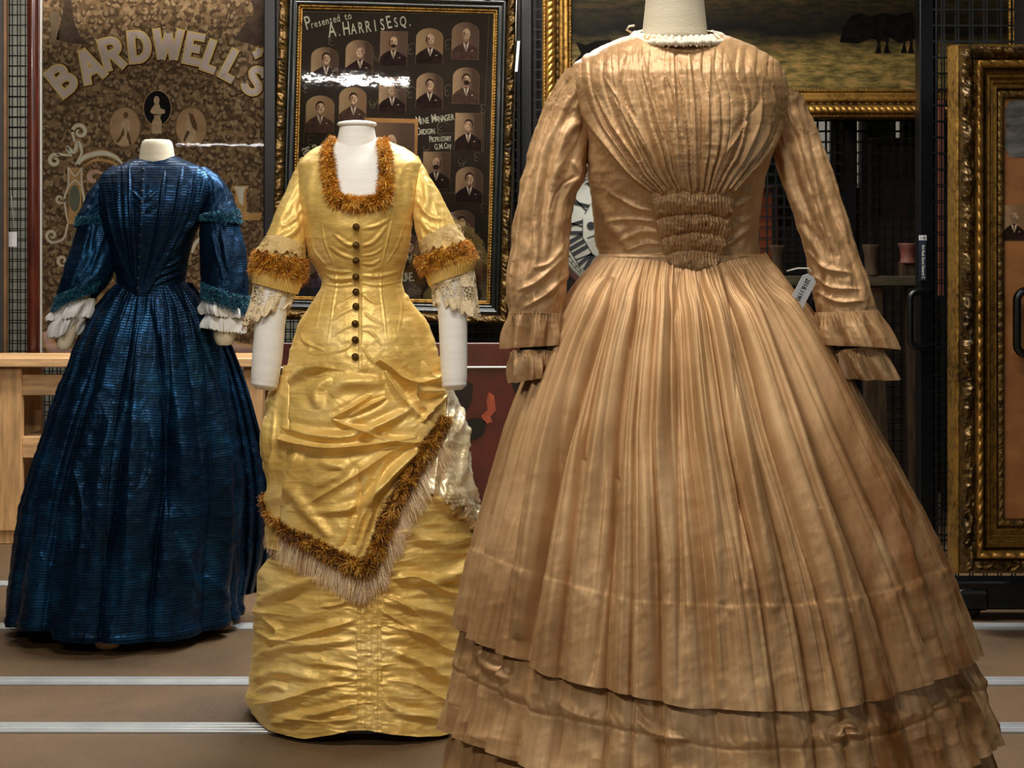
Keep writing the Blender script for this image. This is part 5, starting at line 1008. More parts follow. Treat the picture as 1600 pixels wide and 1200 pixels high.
# lace collar: gathered frill round the neck
cn = 26; nc = 520; ph = np.linspace(-PI, PI, nc, endpoint=False); t = np.linspace(0, 1, 18)[:, None]; cxm = X_(1060, DBR)
wob = np.sin(ph * 44 + 2 * fbm(ph * 3, ph * 0, 2)) * .5 + .5; rx = X_(1136, DBR) - cxm; front_z = Z_(60, DBR - .05); back_z = Z_(43, DBR + .06)
base_z = front_z + (back_z - front_z) * (.5 - .5 * np.cos(ph)); Rr = .80 + .2 * t + 0 * ph; lift = .006 * np.sin(PI * t * .9) - .015 * t ** 1.5
P = np.stack([cxm + rx * (.78 + .25 * t + .03 * t * (wob - .5)) * np.sin(ph), DBR + .014 - .098 * (.62 + .38 * t + .05 * t * (wob - .5)) * np.cos(ph), base_z + lift + .007 * t * (wob - .5) + .002 * fbm(ph * 8 + 0 * t, t * 2 + 0 * ph, 2)], -1)
emit('lace_collar', P, grid_faces(18, nc, True), simple('collar_lace', (226, 214, 192), .8, vary=.06, bump=.0008, bscale=400), br)
mb = MB()
for k in range(70):
    a = -PI * .62 + 1.24 * PI * k / 69; rz = .0032 + .0016 * R.random(); c = (cxm + rx * 1.02 * math.sin(a), DBR + .014 - .101 * math.cos(a), front_z + (back_z - front_z) * (.5 - .5 * math.cos(a)) - .013 + .002 * R.random()); mb.lathe(c, [(.0006, -rz * 1.3), (rz * .8, -rz * .6), (rz, 0), (rz * .7, rz * .8), (.0006, rz * 1.2)], 7)
tag(mb.build('collar_picot', simple('collar_thread', (232, 220, 196), .8), br, True), kind='stuff')
mb = MB(); c0 = W(987, 51, DBR); mb.tube([c0, c0 + Vector((-.008, -.002, .004)), c0 + Vector((-.004, -.004, .009)), c0 + Vector((.004, -.004, .01))], .0016, 6); mb.build('loose_thread', simple('collar_thread', (232, 220, 196)), br, True)
# accession tag hanging at the waist
def waist_tag():
    r_ = empty('paper_tag', W(1253, 458, 2.16), 'white luggage tag with handwritten number hanging at the right of the tan skirt', 'tag'); u = 2.14 / F; mb = MB(); w, h = 25 * u, 62 * u
    pts = [(-w / 2, -h / 2), (w / 2, -h / 2), (w / 2, h / 2 - .006), (w / 2 - .006, h / 2), (-w / 2 + .006, h / 2), (-w / 2, h / 2 - .006)]; v = [(x, -.0004, z) for x, z in pts] + [(x, .0004, z) for x, z in pts]; n = 6
    mb.add(v, [tuple(range(n)), tuple(range(n, 2 * n))[::-1]] + [(i, i + n, (i + 1) % n + n, (i + 1) % n) for i in range(n)])
    c = W(1253, 458, 2.14); xf = Matrix.Translation(c) @ Matrix.Rotation(math.radians(27), 4, 'Y') @ Matrix.Rotation(math.radians(12), 4, 'Z'); mb.build('card', M_PAPER, r_, False, xf)
    mb = MB(); put_text(mb, '2018.1190.11', -.0045, 0, -.0009, .0098, .0002, .85, -PI / 2); mb.build('handwriting', M_INK, r_, False, xf)
    mb = MB(); p = c + Vector((.014, 0, .03)); mb.tube([p, p + Vector((-.004, .002, .006)), p + Vector((-.02, .0, .006)), p + Vector((-.036, .0, .002))], .0011, 5); mb.build('string', M_WHITE, r_, True)
waist_tag()
fb = empty('dress_form', (X_(1062, DBR), DBR, 0), 'cream calico dress form wearing the tan dress, its neck cut by the photo edge', 'mannequin')
mb = MB(); nx = X_(1056, DBR); q = [(.052, Z_(75, DBR)), (.05, Z_(55, DBR)), (.0475, Z_(30, DBR)), (.0445, Z_(0, DBR)), (.0435, Z_(-25, DBR)), (.046, Z_(-34, DBR)), (.046, Z_(-42, DBR)), (.02, Z_(-47, DBR))]; mb.lathe((nx, DBR + .015, 0), [(r, z) for r, z in q], 48); mb.build('neck', M_CAL, fb, True)
dummy_body(fb, LB, .02, (56, 436), M_CAL)
arm(fb, [((890, 120), (940, 125)), ((846, 240), (900, 250)), ((818, 400), (868, 400)), ((812, 520), (858, 520)), ((812, 560), (856, 560))], DBR, [0, -.01, -.045, -.066, -.07], M_ARM_SHADE)
arm(fb, [((1240, 150), (1190, 140)), ((1282, 260), (1232, 270)), ((1330, 400), (1276, 400)), ((1358, 520), (1306, 520)), ((1366, 565), (1318, 565))], DBR, [0, -.01, -.045, -.066, -.07], M_ARM_SHADE)
xs_, ys_ = X_(1090, DBR), DBR; form_stand(fb, xs_, ys_, Z_(430, DBR), [(xs_ - .25, ys_ - .2), (xs_ + .25, ys_ - .2), (xs_ - .2, ys_ + .25), (xs_ + .2, ys_ + .25)], M_OLD)

# ---------------------------------------------------------------- 2. yellow taffeta dress
DY = 3.77
LY = Loft(DY, [(214, 528, 592, .03, .05, .03), (222, 508, 612, .045, .062, .03), (232, 488, 634, .06, .075, .024), (244, 474, 650, .075, .085, .018), (258, 466, 658, .088, .092, .01), (280, 466, 658, .102, .098, .004), (310, 468, 652, .122, .1, 0), (340, 474, 645, .134, .1, 0), (370, 477, 642, .13, .098, 0), (400, 483, 637, .116, .092, 0),
    (430, 500, 629, .1, .086, 0), (443, 503, 628, .098, .084, 0), (460, 496, 634, .104, .09, 0), (480, 483, 649, .115, .1, 0), (505, 468, 668, .13, .12, 0), (535, 458, 680, .146, .14, 0), (570, 450, 688, .16, .17, 0), (610, 446, 692, .172, .2, 0), (640, 444, 694, .18, .22, 0)])
ye = empty('dress', (X_(575, DY), DY, 0), 'yellow taffeta bustle dress with amber fur trim and gathered skirt, in the middle', 'dress')
def neckcut(px):
    """upper edge of the bodice: square neckline between the shoulders"""
    return np.interp(px, [500, 511, 512.5, 516, 524, 598, 604, 607.5, 609, 620], [214, 214, 270, 300, 316, 316, 300, 262, 214, 214])
CRY = [([(485, 365), (492, 392), (513, 418)], 2.2, .0022, 's'), ([(502, 345), (508, 380), (521, 412)], 2.2, .0024, 's'), ([(616, 330), (606, 372), (597, 412)], 2.2, .0024, 's'), ([(634, 345), (620, 385), (603, 412)], 2.2, .002, 's'),
    ([(597, 412), (595, 450), (600, 490), (604, 530)], 2., .0018, 's'), ([(521, 412), (526, 440), (520, 480), (512, 540)], 2., .002, 's'), ([(509, 450), (502, 475), (492, 520)], 2, .0018, 's'), ([(619, 450), (628, 480), (622, 520)], 2, .0018, 's'),
    ([(561, 325), (562, 400), (563, 560)], 2.0, .0026, 's'), ([(505, 418), (530, 424), (552, 424)], 3, .003, 's'), ([(508, 430), (530, 436), (555, 434)], 3, .0036), ([(565, 430), (590, 432), (622, 424)], 3, .0034), ([(565, 442), (590, 446), (624, 440)], 2.5, .003, 's'), ([(508, 444), (530, 447), (552, 444)], 2.5, .003, 's'),
    ([(515, 385), (535, 398), (553, 404)], 3, .003), ([(520, 365), (540, 380), (553, 384)], 3, .0028), ([(565, 385), (585, 376), (605, 352)], 3, .0028), ([(565, 400), (585, 396), (600, 385)], 2.5, .003, 's'), ([(565, 358), (590, 352), (612, 340)], 3, .0024), ([(565, 412), (582, 412), (596, 404)], 2.5, .003),
    ([(552, 460), (535, 470), (522, 482)], 3, .003, 's'), ([(552, 482), (530, 492), (515, 508)], 3, .003), ([(552, 508), (535, 515), (518, 528)], 3, .003, 's'), ([(568, 460), (580, 470), (598, 476)], 3, .003), ([(568, 486), (580, 498), (600, 508)], 3, .0034, 's'), ([(566, 515), (580, 520), (596, 540)], 3, .004, 's'), ([(566, 540), (575, 556), (592, 575)], 3, .004, 's'),
    ([(552, 535), (538, 545), (515, 552)], 3, .003), ([(490, 250), (482, 300), (484, 350)], 6, .003), ([(640, 260), (642, 300), (640, 345)], 6, .003), ([(620, 260), (630, 300), (622, 350)], 7, -.003), ([(628, 500), (650, 530), (668, 570)], 5, .005, 's'), ([(618, 540), (640, 560), (668, 580)], 4, .004, 's'),
    ([(470, 520), (478, 535), (508, 548)], 3, .004, 's'), ([(600, 500), (640, 505), (662, 540)], 6, .003), ([(475, 525), (485, 545), (470, 580)], 5, .004, 's'), ([(648, 440), (636, 462), (640, 470)], 3, .003)]
def ye_bodice(PH, Z, T, X, Y, fr):
    d = .0012 * fbm(X / 22, Y / 16, 3) + .0014 * ridge(X / 30 + Y / 60, Y / 18, 3) + .0012 * ridge(X / 14, Y / 9, 2) * sstep(380, 430, Y) * sstep(480, 440, Y)
    d += .0018 * ridge(X / 26, Y / 20, 3) * sstep(470, 540, Y)
    d += .002 * sstep(559, 562, X) * sstep(568, 563, X) * (Y > 316)
    pull = sum(bumpf((Y - b) / 4.5) for b in YB) * np.exp(-np.abs(X - 557) / 22); d += .0022 * pull
    return (d + creases(X, Y, CRY)) * fr
YB = [354, 382, 406, 432, 457, 480, 507, 532, 558]
YHEM = lambda px: np.interp(px, [440, 470, 500, 560, 600, 650, 700], [598, 592, 588, 594, 610, 626, 640])
def neck_open(x, y): return (x > 511) & (x < 604) & (y < 316 - 8 * bumpf((x - 511) / 7) - 8 * bumpf((x - 604) / 7))
cloth('bodice', LY, 215, YHEM, 380, 500, ye_bodice, M_YEL, ye, c=.6, cut=neck_open)
LYS = Loft(DY, [(500, 476, 662, .12, .11, 0), (530, 463, 676, .14, .14, 0), (570, 452, 688, .155, .18, 0), (600, 447, 693, .165, .22, 0), (640, 433, 704, .178, .27, 0), (680, 421, 717, .19, .3, 0), (720, 424, 722, .2, .31, 0), (770, 430, 730, .21, .31, 0), (820, 430, 738, .22, .3, 0), (865, 427, 745, .23, .3, 0), (905, 407, 752, .235, .3, 0),
    (960, 400, 756, .245, .3, 0), (1010, 396, 760, .26, .31, 0), (1060, 391, 764, .275, .32, 0), (1100, 394, 764, .285, .33, 0), (1130, 408, 758, .285, .33, 0), (1143, 424, 748, .27, .32, 0)])
def ye_under(PH, Z, T, X, Y, fr):
    xc = 577 + (Y - 1040) * -.0; dx = (X - xc); ad = np.abs(dx); side = np.where(dx < 0, -1., 1.)
    # gathers fan out of the centre shirring band
    yy = Y + np.where(dx < 0, .10, -.02) * ad - np.where(dx < 0, 0, .00055) * -ad ** 2 + 10 * fbm(X / 60, Y / 60 + 3, 2)
    near = np.exp(-np.clip(ad - 22, 0, 999) / 46); far = 1 - near; m = sstep(640, 780, Y)
    d = .0115 * far * m * (ridge(yy / 38, dx / 190 + 4, 3) * .9 + .5 * ridge(yy / 21 + 3, dx / 90 + side, 2))
    d += .0065 * near * m * (1 - sstep(0, 1, (18 - ad) / 4)) * ridge(yy / 13, dx / 60 + side * 3, 2)
    band = sstep(21, 17, ad) * (Y > 880); d = d * (1 - band) + band * (.001 + .0028 * ridge(Y / 7.5, X / 16, 2) - .0022 * sum(bumpf((dx - o) / 1.6) for o in (-15, -5, 5, 15)))
    d += .0016 * ridge(X / 22, Y / 15, 3) + .002 * fbm(X / 40, Y / 40, 2)
    cr = [([(748, 870), (700, 900), (640, 905), (600, 880)], 9, .012), ([(740, 800), (700, 790), (650, 768)], 8, .014), ([(742, 835), (690, 850), (630, 830), (600, 850)], 9, .012), ([(750, 920), (700, 925), (650, 900), (610, 905)], 7, .012, 's'), ([(756, 985), (700, 960), (650, 948), (600, 940)], 8, .012), ([(756, 1020), (700, 1015), (660, 990), (605, 978)], 7, .011, 's'),
        ([(756, 1060), (700, 1060), (650, 1030), (604, 1015)], 8, .012), ([(756, 1100), (700, 1095), (650, 1070), (604, 1062)], 7, .01, 's'), ([(720, 1140), (670, 1120), (620, 1110), (600, 1095)], 6, .009),
        ([(402, 940), (440, 925), (490, 905), (530, 900)], 9, .013), ([(398, 985), (440, 1000), (500, 985), (556, 968)], 8, .013, 's'), ([(396, 1025), (440, 1012), (500, 1005), (556, 1000)], 7, .01), ([(395, 1060), (440, 1050), (500, 1062), (554, 1052)], 9, .012), ([(400, 1100), (450, 1092), (500, 1075), (556, 1066)], 7, .011, 's'), ([(420, 1130), (470, 1120), (520, 1110), (556, 1098)], 7, .01),
        ([(410, 905), (432, 880), (470, 890)], 9, .012), ([(412, 965), (436, 985), (420, 1010)], 6, .01, 's'), ([(440, 1118), (500, 1128), (560, 1120)], 5, .007, 's'), ([(400, 1080), (430, 1070), (450, 1078)], 6, .01), ([(700, 920), (740, 950), (752, 1000)], 8, .01, 's'),
        ([(560, 905), (530, 912), (505, 922)], 3.5, .006, 's'), ([(558, 932), (530, 944), (500, 948)], 3.5, .006, 's'), ([(598, 930), (625, 940), (660, 965)], 3.5, .006, 's'), ([(598, 955), (630, 975), (655, 1000)], 3.5, .006, 's')]
    d += creases(X, Y, cr) * fr
    return d
YE_H = lambda px: np.interp(px, [400, 420, 440, 470, 520, 545, 575, 610, 650, 700, 760], [1128, 1147, 1155, 1156, 1148, 1142, 1141, 1147, 1150, 1148, 1138])
cloth('underskirt', LYS, 575, YE_H, 520, 620, ye_under, M_YEL, ye, c=.58, off=.0)
# side drapery of the bustle, paler satin, standing out at the right and left
def patch(name, L, xa, xb, nr, nc, disp, mat, parent, off):
    """open sheet between two picture edges: xa(t), xb(t) give (x, y) points down the sides"""
    A = sm(xa, nr); B = sm(xb, nr); P = np.zeros((nr, nc, 3)); s_ = np.linspace(0, 1, nc)
    step = 6
    ri = list(range(0, nr, step)) + ([nr - 1] if (nr - 1) % step else []); ci = list(range(0, nc, step)) + ([nc - 1] if (nc - 1) % step else [])
    C = np.array([[L.front(A[i, 0] * (1 - s_[j]) + B[i, 0] * s_[j], A[i, 1] * (1 - s_[j]) + B[i, 1] * s_[j]) for j in ci] for i in ri])
    for k in range(3):
        tmp = np.array([np.interp(np.arange(nc), ci, C[a, :, k]) for a in range(len(ri))]); P[:, :, k] = np.array([np.interp(np.arange(nr), ri, tmp[:, b]) for b in range(nc)]).T
    N = normals(P, False); N *= np.sign(-N[..., 1:2] + 1e-9); X, Y = project(P); S_, T_ = np.meshgrid(s_, np.linspace(0, 1, nr)); P = P + N * (disp(S_, T_, X, Y) + off)[..., None]
    return emit(name, P, grid_faces(nr, nc), mat, parent, True, uv=np.stack([X.ravel() / 900, P[..., 2].ravel()], -1))
def pale(S_, T_, X, Y):
    e = np.sin(PI * np.clip(S_, 0, 1)) ** .4
    return .010 * e + .015 * ridge(X / 17 + Y / 150, Y / 85 - X / 60, 2) + .005 * ridge(X / 14 - Y / 40, Y / 20, 2) + creases(X, Y, [([(706, 640), (712, 700), (704, 760)], 6, .014), ([(722, 690), (716, 750), (738, 795)], 5, .014, 's'), ([(712, 672), (722, 690), (712, 702)], 5, .012), ([(735, 800), (742, 830), (738, 865)], 6, .01)])
patch('bustle_drapery', LYS, [(688, 600), (692, 640), (690, 680), (668, 730), (664, 770), (700, 785), (738, 800), (735, 850), (728, 880)], [(694, 598), (706, 640), (718, 690), (723, 730), (731, 770), (737, 800), (741, 830), (745, 865), (750, 895)], 190, 70, pale, M_YPALE, ye, .012)
def pale2(S_, T_, X, Y): return .018 * np.sin(PI * np.clip(S_ * .5 + .5, 0, 1)) ** .5 + .009 * ridge(X / 30, Y / 50, 3) + creases(X, Y, [([(447, 600), (432, 650), (428, 720)], 6, .01), ([(440, 640), (438, 700), (432, 790)], 4, .01, 's')])
patch('bustle_drapery', LYS, [(449, 585), (430, 630), (420, 670), (424, 720), (430, 770), (430, 820), (426, 855)], [(458, 590), (456, 640), (456, 680), (452, 720), (448, 770), (444, 820), (448, 860)], 150, 40, pale2, M_YEL, ye, .006)
# apron: draped front panel whose lower edge carries the trim
TE = [(431, 790), (436, 808), (452, 826), (480, 842), (505, 856), (530, 870), (552, 881), (569, 886), (578, 880), (586, 862), (596, 832), (606, 806), (618, 780), (632, 754), (646, 728), (660, 700), (672, 680), (684, 664)]
teX = np.array([p[0] for p in TE]); teY = np.array([p[1] for p in TE])
APR = [([(690, 585), (640, 600), (600, 570), (572, 556)], 6, .012, 's'), ([(452, 600), (490, 575), (540, 566), (575, 580)], 8, .009), ([(445, 668), (500, 682), (560, 680), (640, 640)], 8, .014), ([(428, 680), (460, 690), (520, 700), (600, 692), (648, 684)], 9, .016, 's'),
    ([(520, 655), (560, 672), (610, 690), (652, 692)], 6, .010, 's'), ([(520, 655), (550, 640), (580, 618)], 5, .011, 's'), ([(545, 652), (575, 636), (602, 622)], 4, .009, 's'), ([(500, 640), (498, 610), (520, 590)], 9, .007), ([(654, 690), (610, 705), (560, 740), (480, 790)], 8, .009, 's'), ([(652, 700), (620, 730), (560, 790), (490, 800)], 7, .007),
    ([(650, 706), (610, 745), (570, 800), (555, 850)], 7, .012), ([(560, 730), (562, 780), (545, 840), (530, 858)], 7, .010, 'v'), ([(600, 720), (585, 770), (575, 830)], 6, .009, 's'), ([(590, 780), (575, 820), (560, 868)], 5, .007, 's'), ([(640, 600), (648, 630), (668, 650)], 7, .012, 's'), ([(620, 580), (650, 610), (688, 614)], 7, .012),
    ([(600, 580), (625, 625), (660, 660)], 6, .012, 's'), ([(690, 620), (668, 640), (654, 662)], 5, .012, 's'), ([(470, 690), (460, 750), (445, 790)], 8, .008), ([(520, 620), (540, 600), (600, 600)], 10, .008), ([(455, 600), (452, 660), (462, 672)], 4, .010, 'v'), ([(500, 720), (540, 735), (500, 760)], 8, .006), ([(440, 720), (470, 780), (520, 840)], 9, .006), ([(655, 565), (668, 590), (690, 600)], 5, .010, 's')]
APR = [(q[0], q[1], q[2] * 1.5) + tuple(q[3:]) for q in APR]
def apron_disp(S_, T_, X, Y):
    return .006 + creases(X, Y, APR) + .0035 * ridge(X / 60 - Y / 90, Y / 46 + X / 120, 3) + .0026 * ridge(X / 20 + Y / 26, Y / 16, 2) * bumpf((X - 660) / 46) * bumpf((Y - 650) / 60) + .0015 * fbm(X / 24, Y / 24, 2) + .0009 * ridge(X / 16, Y / 13, 2)
def apron():
    nr, nc = 420, 420; px = np.linspace(433, 690, nc); top = np.interp(px, [433, 450, 500, 560, 600, 650, 690], [600, 572, 574, 582, 560, 556, 560]); bot = np.interp(px, teX, teY)
    g = np.linspace(0, 1, nr)[:, None]; PY = top[None] * (1 - g) + bot[None] * g; PX = np.broadcast_to(px[None], PY.shape); Dn = np.full(PY.shape, DY - .1)
    for _ in range(6):
        x = (PX - 800) * Dn / F; z = HC - (PY - YH) * Dn / F; h = lambda k: hermite(LYS.z, k, z.ravel()).reshape(z.shape)
        cx, a, bf = h(LYS.cx), h(LYS.a), h(LYS.bf); si = np.clip((x - cx) / a, -.995, .995); Dn = DY - bf * np.sqrt(1 - si * si)
    P = np.stack([x, Dn, z], -1); N = normals(P, False); N *= np.sign(-N[..., 1:2] + 1e-9); S_ = np.broadcast_to(np.linspace(0, 1, nc)[None], PY.shape)
    d = apron_disp(S_, g, PX, PY) + .006; edge = sstep(0, .06, S_) ; P = P + N * (d * edge)[..., None]
    emit('apron_drape', P, grid_faces(nr, nc), M_YEL, ye, True, uv=np.stack([PX.ravel() / 900, P[..., 2].ravel()], -1))
apron()
# fur trim and silk fringe along the apron edge
def fur_along(name, pts3, nrm, rad, n, ln, width, mat, parent, seed=0, flat=.55, droop=.25):
    q = sm([tuple(p) for p in pts3], 200); nn = sm([tuple(p) for p in nrm], 200); tan = np.gradient(q, axis=0); tan /= np.linalg.norm(tan, axis=1, keepdims=True); nn /= np.linalg.norm(nn, axis=1, keepdims=True); bi = np.cross(tan, nn)
    i = NR.randint(0, 200, n); a = NR.uniform(-PI / 2, PI / 2, n) * 1.25; rr = rad * (.45 + .3 * NR.rand(n)) if np.isscalar(rad) else np.interp(i, np.linspace(0, 199, len(rad)), rad) * (.45 + .3 * NR.rand(n))
    off = (nn[i] * (np.cos(a) * flat)[:, None] + bi[i] * np.sin(a)[:, None]); roots = q[i] + off * rr[:, None] * .9 + NR.normal(size=(n, 3)) * .0012
    tuft = fbm(i / 9. + seed, a * 1.3 + seed, 2); dr = off + tan[i] * (NR.normal(size=n) * .45 + tuft)[:, None] + NR.normal(size=(n, 3)) * .3; dr /= np.linalg.norm(dr, axis=1, keepdims=True)
    tuft2 = fbm(i / 4. + seed + 5, a * 2 + seed, 2); ln = ln * (1 + .7 * tuft2); tone = np.clip(.42 + .9 * tuft2 + .2 * NR.normal(size=n) + .25 * (np.cos(a) - .6), 0, 1)
    c = MB(); c.tube([Vector(p) for p in (q - nn * float(np.mean(rad)) * .3)[::4]], [float(np.mean(rad)) * .42] * 50, 8); c.build(name + '_core', mat, parent, True)
    return strands(name, roots, dr, ln * (.5 + .8 * NR.rand(n)), width, mat, parent, tone, droop)
tp = [LYS.front(a, b, .016) for a, b in [(431, 770)] + TE + [(688, 655)]]; tn = [Vector((0, -1, .25)) for _ in tp]
fur_along('fur_trim', tp, tn, .019, 16000, .015, .0021, M_FUR_D, ye, 3)
def fringe():
    q = sm([tuple(LYS.front(a, b, .012)) for a, b in [(p[0] + (6 if i > 8 else -2), p[1] + 5) for i, p in enumerate(TE)]], 300); n = 5200; i = NR.randint(6, 296, n); roots = q[i] + NR.normal(size=(n, 3)) * [.0025, .002, .004] + np.array([0, -.001, -.006])
    out = np.where(i[:, None] > 150, np.array([.34, -.12, -1.]), np.array([-.06, -.12, -1.])) + NR.normal(size=(n, 3)) * [.16, .05, .05]
    out += np.stack([.25 * fbm(i / 7., i * 0. + 2, 2), i * 0., i * 0.], -1); out /= np.linalg.norm(out, axis=1, keepdims=True)
    strands('silk_fringe', roots, out, .058 * (.75 + .4 * NR.rand(n)), .0017, M_FRINGE, ye, np.clip(.5 + .5 * fbm(i / 2.5, i * 0. + 7, 2) + .25 * NR.normal(size=n), 0, 1), .12, 3)
fringe()
# square neckline fur
NL = [(507, 219), (511, 235), (512.5, 252), (515, 275), (519, 298), (527, 312), (545, 317), (562, 319), (580, 317), (596, 312), (601, 298), (603, 275), (603, 252), (601, 235), (597, 219)]
fur_along('fur_neckline', [LY.front(a, b, .004) for a, b in NL], [Vector((0, -1, .1)) for _ in NL], .0165, 14000, .014, .002, M_FUR, ye, 8, flat=.7)
# buttons
def button(parent, p, r, mat, name='button'):
    mb = MB(); mb.lathe((0, 0, 0), [(r * .15, -r * .75), (r * .6, -r * .68), (r * .92, -r * .35), (r, 0), (r * .85, r * .2), (r * .2, r * .3)], 14)
    for k in range(7):
        a = 2 * PI * k / 7; mb.lathe((r * .6 * math.cos(a), r * .6 * math.sin(a), -r * .62), [(r * .05, -r * .2), (r * .17, -r * .1), (r * .2, r * .1)], 6)
    mb.lathe((0, 0, -r * .72), [(r * .05, -r * .22), (r * .2, -r * .12), (r * .24, r * .1)], 8)
    return mb.build(name, mat, parent, True, Matrix.Translation(p) @ Matrix.Rotation(-PI / 2, 4, 'X') @ Matrix.Rotation(R.random() * 3, 4, 'Z'))
for k, y in enumerate(YB): button(ye, LY.front(556.5 if k < 6 else 555.5, y, .007), .0092, M_BRASS)
# sleeves
YSL = [((470, 246), (500, 262)), ((457, 276), (488, 298)), ((446, 300), (482, 320)), ((433, 328), (479, 345)), ((422, 356), (478, 370)), ((412, 384), (477, 396)), ((401, 408), (474, 424)), ((396, 430), (468, 444))]
YSR = [((654, 244), (624, 262)), ((668, 270), (636, 298)), ((682, 292), (642, 322)), ((696, 320), (648, 350)), ((710, 350), (654, 376)), ((723, 378), (660, 402)), ((734, 402), (664, 424)), ((740, 418), (668, 440))]
def ys(sd, cr):
    def d(PH, T, X, Y): return .0022 * ridge(PH * 1.6 + T * 4 * sd, T * 3, 3) * sstep(0, .15, T) + .0012 * ridge(X / 14, Y / 12, 2) + creases(X, Y, cr)
    return d
YOF = [.02, .01, 0, -.01, -.02, -.03, -.04, -.05]
sy_l = sleeve('sleeve', YSL, DY, YOF, 150, 120, ys(1, [([(478, 310), (462, 340), (440, 355)], 5, .006, 's'), ([(476, 335), (455, 365), (430, 375)], 5, .005), ([(474, 300), (468, 330), (472, 365)], 4, -.004), ([(465, 290), (445, 330), (430, 370)], 6, .004)]), M_YEL, ye, .95)
sy_r = sleeve('sleeve', YSR, DY, YOF, 150, 120, ys(-1, [([(650, 310), (668, 335), (690, 345)], 5, .006, 's'), ([(652, 335), (672, 360), (700, 365)], 5, .005), ([(658, 270), (668, 300), (660, 345)], 6, .004), ([(655, 350), (665, 375), (690, 385)], 4, .005, 's')]), M_YEL, ye, .95)
def ring_at(pairs, D, doff, m=40):
    """ellipse points round a sleeve at one outline pair"""
    a = np.array(W(*pairs[0], D + doff)); b = np.array(W(*pairs[1], D + doff)); c = (a + b) / 2; ax = (b - a) / 2; r = np.linalg.norm(ax); t = 2 * PI * np.arange(m + 1) / m
    return c + np.sin(t)[:, None] * ax + np.cos(t)[:, None] * np.array([0, -1, 0]) * r * .95, c
def band_fur(name, top, bot, D, doff, n, ln, mat, parent, tone_shift=0., tuftiness=1., width=.0018):
    P0, c0 = ring_at(top, D, doff); P1, c1 = ring_at(bot, D, doff); i = NR.uniform(0, 40, n); t = NR.rand(n); k = i.astype(int); f = (i - k)[:, None]
    a = P0[k] * (1 - f) + P0[np.minimum(k + 1, 40)] * f; b = P1[k] * (1 - f) + P1[np.minimum(k + 1, 40)] * f; q = a * (1 - t)[:, None] + b * t[:, None]; c = np.array(c0) * (1 - t)[:, None] + np.array(c1) * t[:, None]
    n_ = q - c; n_ /= np.linalg.norm(n_, axis=1, keepdims=True); tuft = fbm(i * .8, t * 4 + 3, 2) * tuftiness; d = n_ * .8 + NR.normal(size=(n, 3)) * .55 + np.stack([tuft, tuft * 0, -.3 + tuft], -1); tuft = fbm(i * 1.5, t * 6 + 3, 2) * tuftiness * 1.6; d /= np.linalg.norm(d, axis=1, keepdims=True)
    return strands(name, q + n_ * .002, d, ln * (.5 + NR.rand(n)), width, mat, parent, np.clip(.45 + tone_shift + .45 * tuft + .22 * NR.normal(size=n), 0, 1), .2)
band_fur('fur_band', ((404, 392), (474, 404)), ((397, 422), (470, 436)), DY, -.042, 12000, .014, M_FUR, sy_l)
band_fur('fur_band', ((727, 378), (656, 402)), ((738, 402), (664, 424)), DY, -.042, 12000, .014, M_FUR, sy_r)
M_PLEAT = M_YEL
def pl(PH, T, X, Y): return .0016 * np.abs(np.sin(PH * 26)) + .004 * (1 - T)
sleeve('pleated_cuff', [((397, 421), (470, 437)), ((396, 432), (468, 448)), ((395, 442), (464, 460))], DY, [-.045, -.047, -.048], 10, 420, pl, M_PLEAT, sy_l, .95)
sleeve('pleated_cuff', [((739, 401), (664, 424)), ((741, 412), (668, 434)), ((739, 424), (671, 447))], DY, [-.045, -.047, -.048], 10, 420, pl, M_PLEAT, sy_r, .95)
def lace_d(n, amp, seed):
    def d(PH, T, X, Y): return amp * T * (np.sin(PH * n + 2 * fbm(PH * 1.5 + seed, T * 0, 2)) + .4 * np.sin(PH * n * 2.3 + seed)) + .003 * fbm(PH * 4 + seed, T * 6, 2) + .004
    return d
def scallop(name, pairs, D, doff, nr, nc, disp, mat, parent, br=.92, ns=15, sa=.012):
    o = sleeve(name, pairs, D, doff, nr, nc, disp, mat, parent, br); co = np.empty(len(o.data.vertices) * 3, np.float32); o.data.vertices.foreach_get('co', co); co = co.reshape(nr, nc, 3)
    s_ = np.abs(np.sin(np.arange(nc) * PI * ns / nc)); co[..., 2] += (np.linspace(0, 1, nr)[:, None] ** 3) * ((.5 - s_) * sa + .008 * fbm(np.arange(nc) / nc * 12, np.zeros(nc), 2))[None]; o.data.vertices.foreach_set('co', co.ravel()); o.data.update(); return o
scallop('lace_ruffle', [((398, 438), (462, 452)), ((396, 460), (456, 466)), ((390, 484), (452, 476)), ((382, 512), (449, 484))], DY, [-.046, -.048, -.052, -.056], 40, 260, lace_d(6, .007, 2), M_LACE, sy_l)
scallop('lace_ruffle', [((737, 420), (672, 444)), ((741, 445), (678, 452)), ((742, 470), (681, 468)), ((745, 496), (684, 478))], DY, [-.046, -.048, -.052, -.056], 40, 260, lace_d(6, .007, 6), M_LACE, sy_r)
M_LACET = lace_mat('tan_lace', (206, 174, 112), 150, .1)
scallop('lace_heading', [((414, 376), (476, 392)), ((408, 385), (475, 398)), ((400, 398), (473, 408))], DY, [-.03, -.036, -.042], 16, 160, lace_d(5, .001, 3), M_LACET, sy_l, .98)
scallop('lace_heading', [((716, 354), (657, 384)), ((722, 368), (660, 392)), ((730, 382), (663, 402))], DY, [-.03, -.036, -.042], 16, 160, lace_d(5, .001, 5), M_LACET, sy_r, .98)
